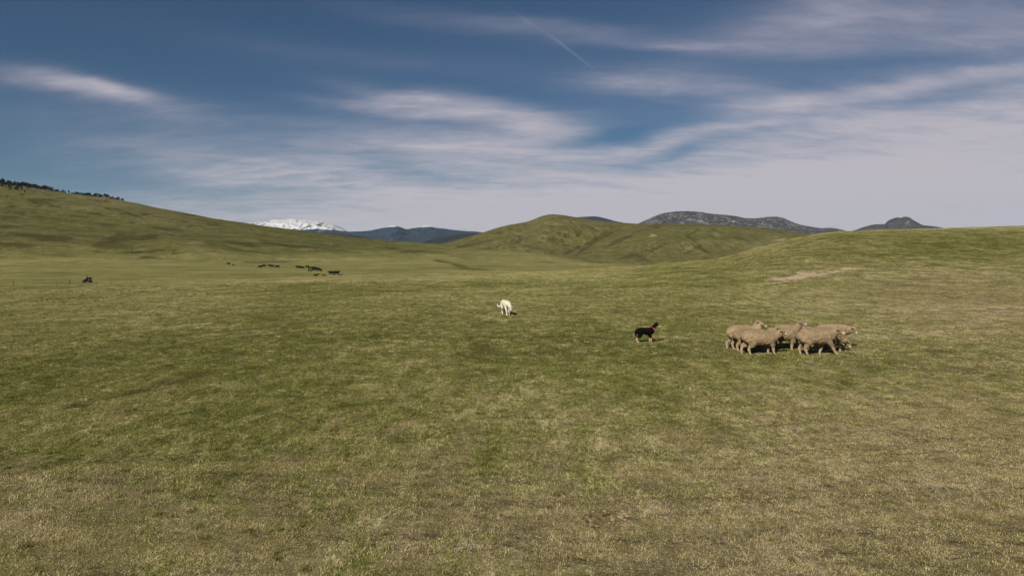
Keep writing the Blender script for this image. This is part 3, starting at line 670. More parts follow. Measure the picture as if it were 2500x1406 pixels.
def ball(name, centers, r, mat, parent, squash=(1, 1, 1)):
    b = bmesh.new()
    for c in centers:
        bmesh.ops.create_icosphere(b, subdivisions=2, radius=r, matrix=Matrix.Translation(Vector(c)) @ Matrix.Diagonal((*squash, 1)))
    me = bpy.data.meshes.new(name); b.to_mesh(me); b.free()
    return link(name, me, mat, parent)

def sheep_mesh(poll, muz, legs, seed, turn=0.0, tone=1.0):
    """poll/muzzle positions in body space (x forward, z up); legs: fore-aft swing of FL, FR, HL, HR hooves"""
    poll = V3(*poll); muz = V3(*muz); ax = (muz - poll); ax /= np.linalg.norm(ax); muz = muz - ax * .025
    side = np.cross((0, 0, 1.0), ax); side /= np.linalg.norm(side); up = np.cross(ax, side)
    P = []
    P.append(([(-.44, 0, .555), (-.36, 0, .565), (-.15, 0, .548), (.10, 0, .540), (.28, 0, .548), (.37, 0, .56)], [(.125, .140), (.178, .200), (.200, .228), (.200, .228), (.180, .212), (.135, .170)], 20, 5))
    nb = V3(.32, 0, .60)
    P.append(([nb, nb * .45 + poll * .55 + V3(0, 0, -.03), poll], [(.135, .165), (.105, .132), (.080, .092)], 16, 5))
    P.append(([poll - ax * .02 + up * .01, poll + ax * .09, muz - ax * .05, muz], [(.074, .082), (.066, .074), (.050, .056), (.042, .043)], 14, 4))
    for s in (-1, 1):   # ears, held level and a little back
        e0 = poll + side * s * .055 + up * .022; P.append(([e0, e0 + side * s * .065 - ax * .02 - up * .004, e0 + side * s * .115 - ax * .035 - up * .022], [(.020, .014), (.026, .011), (.008, .006)], 8, 3))
    for (s, sw) in ((-1, legs[0]), (1, legs[1])):
        P.append(([(.24, s * .09, .50), (.26 + sw * .3, s * .095, .37), (.265 + sw * .55, s * .09, .245), (.265 + sw * .85, s * .088, .10), (.275 + sw, s * .088, .035), (.29 + sw, s * .088, .012)],
                  [(.085, .120), (.062, .078), (.043, .050), (.031, .034), (.031, .034), (.029, .027)], 10, 4))
    for (s, sw) in ((-1, legs[2]), (1, legs[3])):
        P.append(([(-.33, s * .09, .52), (-.29 + sw * .2, s * .105, .40), (-.33 + sw * .4, s * .10, .30), (-.40 + sw * .7, s * .095, .215), (-.385 + sw * .9, s * .09, .10), (-.365 + sw, s * .09, .035), (-.35 + sw, s * .09, .012)],
                  [(.105, .165), (.090, .135), (.062, .080), (.042, .048), (.033, .036), (.032, .035), (.029, .027)], 10, 4))
    P.append(([(-.47, 0, .62), (-.53, 0, .56), (-.535, 0, .50)], [.030, .028, .018], 8, 3))
    def noise(co):
        wool = smooth((seg_d(co, poll + ax * .06, muz) - .065) / .04) * smooth((co[:, 2] - .12) / .1)
        return wool * (.020 * perlin(co[:, 0] * 11, co[:, 1] * 11, co[:, 2] * 11 + seed) + .013 * perlin(co[:, 0] * 30, co[:, 1] * 30, co[:, 2] * 30 + seed))
    def colour(co):
        n = perlin(co[:, 0] * 5, co[:, 1] * 5, co[:, 2] * 5 + seed)
        c = np.tile(V3(.240, .172, .105) * tone, (len(co), 1)) * (1 + .30 * n + .35 * perlin(co[:, 0] * 14 + 5, co[:, 1] * 14, co[:, 2] * 22 + seed))[:, None]
        c = blendc(c, smooth((.42 - co[:, 2]) / .15) * .25, (.22, .15, .085))
        c = blendc(c, smooth((.26 - co[:, 2]) / .08) * .75 * (co[:, 2] < .3), (.40, .30, .21))
        c = blendc(c, smooth((.070 - seg_d(co, poll + ax * .10, muz)) / .02), (.50, .39, .30))
        c = blendc(c, smooth((.028 - seg_d(co, muz + ax * .02 - up * .008, muz + ax * .03 - up * .02)) / .02) * .8, (.25, .15, .13))
        for s in (-1, 1):
            e0 = poll + side * s * .07 + up * .01 - ax * .02
            c = blendc(c, smooth((.042 - seg_d(co, e0 - up * .018, e0 + side * s * .09 - ax * .03 - up * .035)) / .02) * .85, (.045, .03, .02))  # shadow in and below the ear, painted into the coat colour
            e0 = poll + side * s * .07 + up * .02
            c = blendc(c, smooth((.030 - seg_d(co, e0 + side * s * .03 + up * .012, e0 + side * s * .1 - ax * .035 - up * .0)) / .012), (.42, .31, .23))
            c = blendc(c, smooth((.016 - np.linalg.norm(co - (poll + ax * .085 + side * s * .055 + up * .018), axis=1)) / .006), (.02, .015, .01))
        c = blendc(c, smooth((.022 - co[:, 2]) / .01), (.30, .24, .18))
        return np.clip(c, 0.005, 1)
    me = fuse('sheep', P, 0.0125, 3, noise, colour)
    return me, poll, ax, side, up

def sheep(x, y, yaw, label, poll=(.60, 0, .80), muz=(.79, 0, .70), legs=(.05, -.06, .05, -.05), scale=1.0, seed=0, tone=1.0):
    me, pl, ax, sd, up = sheep_mesh(poll, muz, legs, seed, tone=tone)
    me.materials.append(M_wool)
    o = link('sheep', me); o.location = (x, y, H(x, y) - 0.012); o.rotation_euler = (0, 0, R(yaw)); o.scale = scale if isinstance(scale, tuple) else (scale,) * 3
    tag(o, label, 'sheep', 'sheep bunched together on the meadow')
    for s in (-1, 1): ball('eye', [tuple(pl + ax * .080 + sd * s * .061 + up * .020)], .012, M_eye, o)
    return o
e4 = hit(1857, 864); s10 = hit(1992, 866)
SC = 1.0
sheep(e4.x, e4.y, 1, 'woolly tan sheep nearest of the left bunch, whole flank showing, pale face beside dark shadow', (.58, -.02, .80), (.73, -.05, .69), (.10, -.02, .03, -.16), (.98, .95, .83), 1)
sheep(s10.x, s10.y, 0, 'woolly tan sheep striding at the front of the right bunch with head held low', (.56, -.03, .74), (.73, -.07, .625), (.26, -.14, .10, -.02), (1.04, 1.0, .97), 2)
def rel(base, px, dd):   # a spot whose middle shows at photo column px, dd metres farther than base
    yy = base.y + dd; return (px - 1250) / FPX * (yy + .3) * 1.0, yy
x_, y_ = rel(e4, 1846, .34); sheep(x_, y_, 2, 'sheep just behind the nearest left sheep, only its head top and rump showing', (.56, 0, .82), (.74, .02, .76), (.02, -.05, .10, -.08), (.97, .92, .84), 3, .93)
x_, y_ = rel(e4, 1827, .66); sheep(x_, y_, -2, 'sheep third from the left end, head hidden behind its neighbours', (.58, .02, .60), (.70, .04, .46), (.06, -.05, -.02, .06), (.97, .92, .86), 4, .88)
x_, y_ = rel(e4, 1810, 1.0); sheep(x_, y_, 3, 'leftmost sheep, rump at the end of the bunch, head raised over the backs', (.55, -.02, .84), (.72, -.04, .77), (.05, -.05, .04, -.10), (.97, .92, .87), 5, 1.1)
x_, y_ = rel(e4, 1812, 1.42); sheep(x_, y_, -14, 'sheep at the back of the left bunch with only its woolly head showing', (.42, .0, .88), (.60, .0, .80), (.05, -.05, .04, -.04), (.92, .9, .88), 6, 1.0)
x_, y_ = rel(e4, 1905, .86); sheep(x_, y_, -3, 'sheep in the middle of the flock with its head raised highest', (.50, -.01, .93), (.70, -.02, .86), (-.02, .06, .04, -.04), (.98, .95, .88), 7, .92)
x_, y_ = rel(e4, 1926, 1.45); sheep(x_, y_, 2, 'sheep at the back of the middle, only a strip of its back showing', (.60, .02, .62), (.72, .02, .50), (.05, -.05, .04, -.04), (.98, .95, .90), 8, 1.0)
x_, y_ = rel(s10, 2026, 1.30); sheep(x_, y_, 0, 'rearmost sheep of the right bunch with pale muzzle pointing down beyond the others', (.60, -.05, .62), (.69, -.10, .47), (.03, -.05, .05, -.03), (1.0, .96, .95), 9, 1.06)
x_, y_ = rel(s10, 2012, .62); sheep(x_, y_, -2, 'grazing sheep behind the striding one, pale face down at the grass', (.58, -.03, .30), (.66, -.05, .13), (.08, -.04, .04, -.05), (1.0, .96, .92), 10, .92)

# ------------------------------------------------------------------ dogs
def dog_common(me, mat, name, x, y, yaw, scale, label):
    me.materials.append(mat); o = link(name, me)
    o.location = (x, y, H(x, y) - 0.008); o.rotation_euler = (0, 0, R(yaw)); o.scale = (scale,) * 3
    tag(o, label, 'dog'); return o
def black_dog():
    poll = V3(.325, -.015, .575); muz = V3(.435, -.055, .520); ax = (muz - poll) / np.linalg.norm(muz - poll)
    side = np.cross((0, 0, 1.0), ax); side /= np.linalg.norm(side); up = np.cross(ax, side)
    P = [([(-.26, 0, .375), (-.19, 0, .385), (-.05, 0, .375), (.08, 0, .36), (.17, 0, .375), (.22, 0, .395)], [(.065, .080), (.085, .095), (.092, .108), (.100, .122), (.092, .115), (.065, .085)], 16, 5),
         ([(.19, 0, .40), (.265, 0, .48), tuple(poll)], [(.080, .100), (.068, .078), (.058, .060)], 12, 5),
         ([tuple(poll), tuple(poll + ax * .04), tuple(poll + ax * .075), tuple(muz)], [(.070, .068), (.066, .064), (.046, .046), (.032, .034)], 12, 5)]
    for s in (-1, 1):
        e = poll + side * s * .040 + up * .030 - ax * .005
        P.append(([e, e + up * .055 + side * s * .01, e + up * .095 + side * s * .012 + ax * .01], [(.030, .016), (.024, .012), (.007, .005)], 8, 3))
    for s, sw in ((-1, .015), (1, -.01)):
        P.append(([(.15, s * .055, .36), (.135 + sw, s * .06, .26), (.150 + sw, s * .06, .19), (.155 + sw, s * .06, .08), (.170 + sw, s * .06, .03), (.190 + sw, s * .06, .018)], [(.050, .075), (.038, .048), (.026, .030), (.020, .021), (.022, .022), (.022, .016)], 10, 4))
    for s, sw in ((-1, -.03), (1, .02)):
        P.append(([(-.21, s * .05, .36), (-.17 + sw * .3, s * .06, .26), (-.21 + sw * .7, s * .06, .19), (-.275 + sw, s * .06, .145), (-.255 + sw, s * .06, .06), (-.235 + sw, s * .06, .025), (-.21 + sw, s * .06, .016)], [(.065, .105), (.056, .078), (.038, .046), (.025, .028), (.020, .022), (.021, .021), (.021, .016)], 10, 4))
    P.append(([(-.30, 0, .40), (-.325, 0, .34), (-.315, 0, .26), (-.30, 0, .21)], [.034, .034, .030, .012], 8, 4))
    def colour(co):
        c = np.tile(V3(.0045, .0040, .0045), (len(co), 1))
        n = perlin(co[:, 0] * 14, co[:, 1] * 14, co[:, 2] * 14)
        c = blendc(c, smooth((.17 - co[:, 2] + n * .03) / .03) * (np.abs(co[:, 0]) < .5), (.50, .27, .14))
        c = blendc(c, smooth((.16 - co[:, 2]) / .04) * (co[:, 0] < 0) * .5, (.62, .48, .33))
        low = poll + ax * .06 - up * .035
        c = blendc(c, smooth((.058 - seg_d(co, poll - up * .04 + ax * .03, muz - up * .015)) / .015), (.58, .36, .25))
        c = blendc(c, smooth((.026 - seg_d(co, poll + ax * .075 - up * .002, muz - ax * .01)) / .01), (.80, .70, .58))
        c = blendc(c, smooth((.06 - seg_d(co, (.27, -.03, .44), (.26, 0, .39))) / .02) * (co[:, 0] > .24), (.35, .2, .14))
        c = blendc(c, smooth((.020 - np.linalg.norm(co - (muz + ax * .012 + up * .006), axis=1)) / .006), (.008, .006, .006))
        return c
    me = fuse('dog', P, 0.0085, 3, None, colour)
    p = hit(1576, 835.5)
    o = dog_common(me, M_fur, 'dog', p.x, p.y, 3, 1.0, 'black and tan dog with pricked ears and a red collar watching the sheep')
    b = bmesh.new(); c0 = V3(.243, 0, .455); t = V3(.60, 0, .72); t /= np.linalg.norm(t); sd = V3(0, 1, 0); u2 = np.cross(sd, t)
    n1, n2 = 24, 8; vs = []
    for i in range(n1):
        a = 2 * math.pi * i / n1; rd = sd * math.cos(a) * .080 + u2 * math.sin(a) * .092; dr = rd / np.linalg.norm(rd)
        vs.append([b.verts.new(c0 + rd + dr * .003 * math.cos(q) + t * .0065 * math.sin(q)) for q in [2 * math.pi * k / n2 for k in range(n2)]])
    for i in range(n1):
        for k in range(n2): b.faces.new((vs[i][k], vs[(i + 1) % n1][k], vs[(i + 1) % n1][(k + 1) % n2], vs[i][(k + 1) % n2]))
    me = bpy.data.meshes.new('collar'); b.to_mesh(me); b.free(); link('collar', me, M_collar, o)
    for s in (-1, 1): ball('eye', [tuple(poll + ax * .055 + side * s * .045 + up * .018)], .008, M_eye, o)
black_dog()
def white_dog():
    poll = V3(.50, .06, .44); muz = V3(.60, .07, .27); ax = (muz - poll) / np.linalg.norm(muz - poll)
    side = np.cross((0, 0, 1.0), ax); side /= np.linalg.norm(side); up = np.cross(ax, side)
    P = [([(-.38, 0, .53), (-.28, 0, .55), (-.05, 0, .53), (.15, 0, .52), (.28, 0, .53), (.34, -.01, .53)], [(.11, .12), (.155, .155), (.165, .165), (.175, .180), (.165, .170), (.13, .14)], 18, 5),
         ([(.28, 0, .55), (.41, .03, .53), tuple(poll)], [(.12, .13), (.105, .11), (.085, .085)], 14, 5),
         ([tuple(poll), tuple(poll + ax * .08), tuple(poll + ax * .12), tuple(muz)], [(.088, .080), (.080, .072), (.052, .050), (.036, .036)], 14, 5)]
    for s in (-1, 1):
        e = poll + side * s * .075 + up * .02
        P.append(([e, e + side * s * .03 + ax * .04, e + side * s * .022 + ax * .10], [(.026, .014), (.036, .013), (.010, .007)], 8, 3))
    for s, sw in ((-1, .17), (1, .02)):
        P.append(([(.24, s * .09, .46), (.235 + sw * .4, s * .09, .34), (.25 + sw * .7, s * .085, .24), (.25 + sw, s * .08, .09), (.265 + sw, s * .08, .04), (.295 + sw, s * .08, .025)], [(.070, .090), (.052, .060), (.038, .042), (.030, .032), (.034, .034), (.036, .024)], 10, 4))
    for s, sw in ((-1, .16), (1, -.06)):
        P.append(([(-.30, s * .085, .50), (-.25 + sw * .3, s * .10, .36), (-.31 + sw * .6, s * .095, .26), (-.40 + sw * .9, s * .09, .19), (-.375 + sw, s * .09, .08), (-.35 + sw, s * .09, .035), (-.32 + sw, s * .09, .025)], [(.085, .13), (.075, .10), (.050, .058), (.034, .038), (.028, .030), (.032, .032), (.034, .022)], 10, 4))
    P.append(([(-.44, 0, .56), (-.48, -.04, .45), (-.50, -.12, .37), (-.52, -.19, .36), (-.53, -.23, .41), (-.53, -.24, .50)], [.040, .045, .042, .040, .034, .014], 10, 5))
    def noise(co): return .008 * perlin(co[:, 0] * 16, co[:, 1] * 16, co[:, 2] * 16)
    def colour(co):
        c = np.tile(V3(.56, .50, .41), (len(co), 1))
        c = blendc(c, smooth((.022 - np.linalg.norm(co - (muz + ax * .022 + up * .008), axis=1)) / .006), (.012, .01, .01))
        for s in (-1, 1):
            c = blendc(c, smooth((.014 - np.linalg.norm(co - (poll + ax * .085 + side * s * .05 + up * .045), axis=1)) / .005), (.02, .015, .01))
            c = blendc(c, smooth((.034 - seg_d(co, poll + side * s * .10 + ax * .05, poll + side * s * .09 + ax * .1)) / .015) * .8, (.36, .27, .18))
        return c
    me = fuse('dog', P, 0.011, 3, noise, colour)
    p = hit(1236, 768)
    dog_common(me, M_fur, 'dog', p.x - .03, p.y, -71, .94, 'large white dog walking with its head down in the open meadow')
white_dog()

# ------------------------------------------------------------------ cattle in the valley
def cow_mesh(kind, base, seed):
    blk = V3(*base)
    P = []
    if kind in ('stand', 'graze', 'calf'):
        P.append(([(-.85, 0, 1.08), (-.70, 0, 1.12), (-.2, 0, 1.02), (.3, 0, 1.00), (.62, 0, 1.08), (.75, 0, 1.08)], [(.24, .26), (.34, .40), (.40, .48), (.40, .47), (.34, .44), (.24, .34)], 16, 4))
        if kind == 'graze': pl, mz = V3(1.22, 0, .72), V3(1.38, 0, .28)
        else: pl, mz = V3(1.18, 0, 1.30), V3(1.50, 0, 1.08)
        P.append(([(.68, 0, 1.12), ((.68 + pl[0]) / 2, 0, (1.12 + pl[2]) / 2), tuple(pl)], [(.20, .30), (.15, .22), (.12, .14)], 12, 4))
        P.append(([tuple(pl), tuple((pl + mz) / 2), tuple(mz)], [(.13, .14), (.11, .12), (.08, .085)], 12, 4))
        for s in (-1, 1): P.append(([tuple(pl + V3(0, s * .1, .03)), tuple(pl + V3(-.03, s * .27, .0))], [(.05, .03), (.03, .015)], 8, 2))
        for s, sw in ((-1, .12), (1, -.08)):
            P.append(([(.52, s * .17, .95), (.54 + sw * .4, s * .18, .62), (.54 + sw * .8, s * .17, .40), (.54 + sw, s * .17, .10), (.57 + sw, s * .17, .02)], [(.15, .24), (.12, .15), (.09, .10), (.07, .08), (.08, .07)], 8, 4))
        for s, sw in ((-1, -.10), (1, .10)):
            P.append(([(-.68, s * .16, 1.0), (-.60 + sw * .4, s * .19, .72), (-.72 + sw * .7, s * .18, .52), (-.80 + sw, s * .17, .42), (-.76 + sw, s * .17, .12), (-.72 + sw, s * .17, .02)], [(.19, .32), (.16, .24), (.11, .14), (.085, .09), (.07, .08), (.08, .07)], 8, 4))
        P.append(([(-1.0, 0, 1.20), (-1.06, 0, .95), (-1.04, 0, .55), (-1.04, 0, .42)], [.04, .03, .03, .05], 6, 4))
    else:
        P.append(([(-.80, 0, .38), (-.5, 0, .42), (0, 0, .42), (.5, 0, .44), (.7, 0, .48)], [(.22, .26), (.36, .36), (.42, .40), (.36, .38), (.20, .26)], 16, 4))
        P.append(([(.6, 0, .55), (.9, .05, .75), (1.05, .08, .88)], [(.2, .26), (.14, .18), (.11, .12)], 12, 4))
        P.append(([(1.03, .08, .88), (1.2, .12, .80), (1.34, .15, .72)], [(.12, .13), (.10, .11), (.075, .08)], 12, 4))
        for s in (-1, 1): P.append(([(1.0, .08 + s * .1, .92), (.98, .08 + s * .26, .90)], [(.05, .03), (.03, .015)], 8, 2))
        P.append(([(.5, -.25, .25), (.85, -.32, .10), (.55, -.36, .06)], [(.11, .13), (.07, .07), (.05, .05)], 8, 4))
        P.append(([(-.5, -.3, .25), (-.1, -.42, .12), (-.45, -.46, .06)], [(.15, .17), (.08, .09), (.05, .05)], 8, 4))
        P.append(([(-.95, 0, .45), (-1.05, .1, .2), (-.9, .2, .06)], [.04, .03, .04], 6, 4))
    def colour(co):
        n = perlin(co[:, 0] * 2, co[:, 1] * 2, co[:, 2] * 2 + seed); return np.clip(blk * (1 + .3 * n)[:, None], .002, 1)
    me = fuse('cow', P, 0.045, 2, None, colour); me.materials.append(M_hide); return me
BLK = (.008, .007, .007); RED = (.105, .028, .014)
CM = {('stand', 'b'): cow_mesh('stand', BLK, 1), ('graze', 'b'): cow_mesh('graze', BLK, 2), ('lie', 'b'): cow_mesh('lie', BLK, 3), ('lie', 'r'): cow_mesh('lie', RED, 4), ('lie', 'd'): cow_mesh('lie', (.04, .012, .008), 5)}
CATTLE = [  # photo px, feet row, facing (deg, 0 = right), scale, pose, colour, label
 (558, 647.2, 180, .95, 'stand', 'b', 'lone black cow standing apart, leftmost of the herd'),
 (570, 648.2, 180, .75, 'lie', 'b', 'small black calf lying next to the lone leftmost cow'),
 (635.5, 655.0, 205, .95, 'graze', 'b', 'black cow grazing at the left end of the loose row of five'),
 (644.5, 652.8, 5, .95, 'graze', 'b', 'black cow grazing second from the left in the loose row of five'),
 (657.5, 651.6, 175, .85, 'stand', 'b', 'small black cow in the middle of the loose row of five'),
 (664.5, 653.6, 0, .95, 'graze', 'b', 'black cow fourth from the left in the loose row of five'),
 (677, 655.0, 5, 1.0, 'graze', 'b', 'black cow at the right end of the loose row of five'),
 (726.5, 655.4, 200, .9, 'stand', 'b', 'black cow at the left end of the dense bunch'),
 (731.0, 655.0, 60, .8, 'graze', 'b', 'black cow seen end on near the left of the dense bunch'),
 (738, 657.6, -8, 1.0, 'graze', 'b', 'black cow broadside, in the upper left of the dense bunch'),
 (750.5, 654.8, 180, .9, 'stand', 'b', 'black cow topmost in the dense bunch'),
 (756, 657.8, 20, .8, 'graze', 'b', 'small black cow between the topmost cow and the bunch centre'),
 (754, 663.6, 100, .75, 'stand', 'b', 'black cow seen from behind at the lower left of the dense bunch'),
 (759.5, 663.5, 0, .5, 'graze', 'b', 'tiny black calf at the foot of the dense bunch'),
 (766, 658.5, 178, 1.0, 'stand', 'b', 'black cow at the top centre of the dense bunch'),
 (766, 662.5, 0, 1.0, 'graze', 'b', 'black cow below the centre of the dense bunch'),
 (774, 660.6, 185, .9, 'stand', 'b', 'black cow right of the centre of the dense bunch'),
 (778.5, 662.4, 5, .9, 'graze', 'b', 'black cow at the right side of the dense bunch'),
 (783.5, 663.0, 0, .6, 'graze', 'b', 'small black calf at the right tip of the dense bunch'),
 (771.5, 674.0, 2, .95, 'lie', 'd', 'dark red cow lying below the dense bunch'),
 (791.5, 674.0, 178, .8, 'lie', 'r', 'bright red brown calf lying below the dense bunch'),
 (808.5, 671.5, 178, 1.0, 'stand', 'b', 'black cow standing left of a pair at the right end of the herd'),
 (822, 672.0, 2, 1.1, 'stand', 'b', 'big black cow standing right of a pair at the right end of the herd'),
 (830.5, 672.5, 0, .6, 'lie', 'r', 'red brown calf lying right of the big black cow')]
for px, py, yaw, sc, pose, cc, lab in CATTLE:
    p = hit(px, py - .6, 110)
    if p is None: continue
    o = link('cow', CM[(pose, cc)]); o.location = (p.x, p.y, p.z - 0.03); o.rotation_euler = (0, 0, R(yaw)); o.scale = (sc,) * 3
    tag(o, lab, 'cow', 'cattle scattered in the valley')

# ------------------------------------------------------------------ quad bike, rider and load beyond the fence
M_blackp = plain('black_plastic', (.008, .007, .007), 0.8, spec=.08); M_tyre = plain('tyre_rubber', (.012, .012, .012), 0.9); M_steel = plain('grey_steel', (.10, .10, .11), 0.5, 0.5)
M_grey = plain('pale_grey_plastic', (.30, .30, .32), 0.5); M_dkcloth = plain('dark_clothing', (.012, .011, .011), 0.9); M_skin = plain('skin', (.42, .26, .19), 0.6)
def bm_obj(name, b, mat, parent=None, smooth_s=False):
    bmesh.ops.recalc_face_normals(b, faces=b.faces); me = bpy.data.meshes.new(name); b.to_mesh(me); b.free()
    if smooth_s: me.polygons.foreach_set('use_smooth', np.ones(len(me.polygons), bool))
    return link(name, me, mat, parent)
def box(b, c, s, rot=None, bev=0.0):
    r = bmesh.ops.create_cube(b, size=1.0, matrix=Matrix.Translation(Vector(c)) @ (rot or Matrix.Identity(4)) @ Matrix.Diagonal((*s, 1)))
    if bev: bmesh.ops.bevel(b, geom=list({e for v in r['verts'] for e in v.link_edges}), offset=bev, segments=2, affect='EDGES')
def rod(b, p, q, r, seg=8, r2=None):
    p = Vector(p); q = Vector(q); dv = q - p
    bmesh.ops.create_cone(b, cap_ends=True, segments=seg, radius1=r, radius2=r if r2 is None else r2, depth=dv.length, matrix=Matrix.Translation((p + q) / 2) @ dv.to_track_quat('Z', 'Y').to_matrix().to_4x4())
pq = hit(213, 690.2, 100)
quad = bpy.data.objects.new('quad_bike', None); COL.objects.link(quad); quad.location = (pq.x, pq.y, pq.z); quad.rotation_euler = (0, 0, R(183))
tag(quad, 'black quad bike with a loaded rear rack parked near the fence', 'quad bike')
b = bmesh.new(); box(b, (0, 0, .55), (1.25, .34, .24), bev=.05); box(b, (.52, 0, .70), (.5, .5, .2), bev=.07)
for sx in (.62, -.62):
    for sy in (-1, 1): box(b, (sx, sy * .38, .66), (.66, .28, .06), Matrix.Rotation(sx * .12, 4, 'Y'), bev=.02)
bm_obj('body', b, M_blackp, quad)
b = bmesh.new(); box(b, (-.12, 0, .80), (.75, .3, .16), bev=.06); bm_obj('seat', b, M_blackp, quad)
b = bmesh.new(); rod(b, (.32, 0, .75), (.22, 0, 1.02), .03); rod(b, (.2, -.38, 1.05), (.22, 0, 1.0), .02); rod(b, (.2, .38, 1.05), (.22, 0, 1.0), .02); bm_obj('handlebar', b, M_steel, quad)
for nm, xx in (('rack', .72), ('rack', -.72)):
    b = bmesh.new()
    for k in range(5): rod(b, (xx - .28 + .14 * k, -.36, .84), (xx - .28 + .14 * k, .36, .84), .012)
    for s in (-1, 1): rod(b, (xx - .3, s * .36, .84), (xx + .3, s * .36, .84), .014); rod(b, (xx, s * .25, .84), (xx * .9, s * .2, .66), .012)
    bm_obj(nm, b, M_steel, quad)
for sy in (-.16, .16):
    b = bmesh.new(); box(b, (.86, sy, .62), (.06, .14, .1), bev=.02); bm_obj('headlight', b, M_grey, quad)
for sx in (.64, -.64):
    for sy in (-1, 1):
        b = bmesh.new()
        n1 = 24
        prof = [(.14, -.11), (.24, -.125), (.285, -.10), (.30, -.04), (.30, .04), (.285, .10), (.24, .125), (.14, .11)]
        ring = [[b.verts.new((sx + math.cos(2 * math.pi * i / n1) * (r + (.008 if i % 2 and r > .28 else 0)), sy * .44 + y, .30 + math.sin(2 * math.pi * i / n1) * r)) for (r, y) in prof] for i in range(n1)]
        for i in range(n1):
            for k in range(len(prof)): b.faces.new((ring[i][k], ring[(i + 1) % n1][k], ring[(i + 1) % n1][(k + 1) % 8], ring[i][(k + 1) % 8]))
        wh = bm_obj('wheel', b, M_tyre, quad)
        b = bmesh.new(); rod(b, (sx, sy * .44 - .07, .30), (sx, sy * .44 + .07, .30), .139, 20); bm_obj('rim', b, M_steel, wh)
# load on the rear rack
ld = bpy.data.objects.new('cargo_box', None); COL.objects.link(ld); ld.parent = None
ld.matrix_world = quad.matrix_basis @ Matrix.Translation((-.74, 0, .86)); tag(ld, 'dark box strapped on the rear of the quad bike', 'box')
b = bmesh.new(); box(b, (0, 0, .20), (.56, .66, .38), bev=.05); bm_obj('shell', b, M_blackp, ld)
b = bmesh.new(); box(b, (0, 0, .42), (.60, .70, .06), bev=.02); bm_obj('lid', b, M_blackp, ld)
for sx in (.286, -.286):
    b = bmesh.new(); box(b, (sx, 0, .22), (.014, .10, .36)); bm_obj('strap', b, M_grey, ld)
def rider():
    P = [([(-.12, 0, .92), (-.10, 0, 1.08), (-.04, 0, 1.28), (-.02, 0, 1.42)], [(.17, .13), (.16, .12), (.20, .13), (.17, .10)], 14, 4),
         ([(-.02, 0, 1.42), (.01, 0, 1.52)], [(.07, .07), (.055, .06)], 10, 3),
         ([(.01, 0, 1.54), (.025, 0, 1.62), (.02, 0, 1.72)], [(.065, .075), (.078, .095), (.06, .075)], 12, 4),
         ([(.105, 0, 1.62), (.125, 0, 1.60)], [(.014, .018), (.010, .010)], 8, 2)]
    for s in (-1, 1):
        P.append(([(-.02, s * .19, 1.38), (.05, s * .29, 1.16), (.18, s * .33, 1.07), (.22, s * .33, 1.08)], [.062, .048, .036, .034], 10, 4))
        for k in range(4): P.append(([(.22 + .0, s * (.30 + .022 * k), 1.09), (.265, s * (.30 + .022 * k), 1.08), (.255, s * (.30 + .022 * k), 1.045)], [.012, .011, .009], 6, 2))
        P.append(([(.20, s * .30, 1.08), (.22, s * .27, 1.055), (.25, s * .27, 1.04)], [.013, .012, .009], 6, 2))
        P.append(([(-.10, s * .10, .95), (.14, s * .24, .90), (.30, s * .27, .80), (.26, s * .27, .55), (.22, s * .27, .38), (.32, s * .27, .34)], [.105, .090, .070, .058, .045, .040], 12, 4))
    def colour(co):
        c = np.tile(V3(.012, .010, .009), (len(co), 1)); c = blendc(c, (co[:, 2] < .92).astype(float), (.012, .010, .010))
        c = blendc(c, smooth((co[:, 2] - 1.50) / .03) * (co[:, 0] > -.02), (.40, .25, .18)); c = blendc(c, smooth((co[:, 2] - 1.50) / .03) * (co[:, 0] <= -.02), (.03, .018, .012))
        c = blendc(c, ((co[:, 0] > .19) & (co[:, 2] > 1.0) & (co[:, 2] < 1.2)).astype(float), (.40, .25, .18))
        c = blendc(c, (co[:, 2] < .42).astype(float), (.02, .014, .010))
        for s in (-1, 1): c = blendc(c, smooth((.012 - np.linalg.norm(co - V3(.10, s * .032, 1.645), axis=1)) / .004), (.02, .02, .02))
        return c
    me = fuse('person', P, 0.011, 2, None, colour); me.materials.append(M_hide)
    o = link('person', me); o.matrix_world = quad.matrix_basis @ Matrix.Translation((.0, 0, 0)); tag(o, 'person in dark clothes and cap riding on the quad bike', 'person')
    b = bmesh.new(); bmesh.ops.create_uvsphere(b, u_segments=20, v_segments=10, radius=1, matrix=Matrix.Translation((.01, 0, 1.70)) @ Matrix.Diagonal((.105, .092, .075, 1)))
    box(b, (.13, 0, 1.695), (.10, .13, .012), bev=.003); bm_obj('cap', b, M_dkcloth, o, True)
rider()

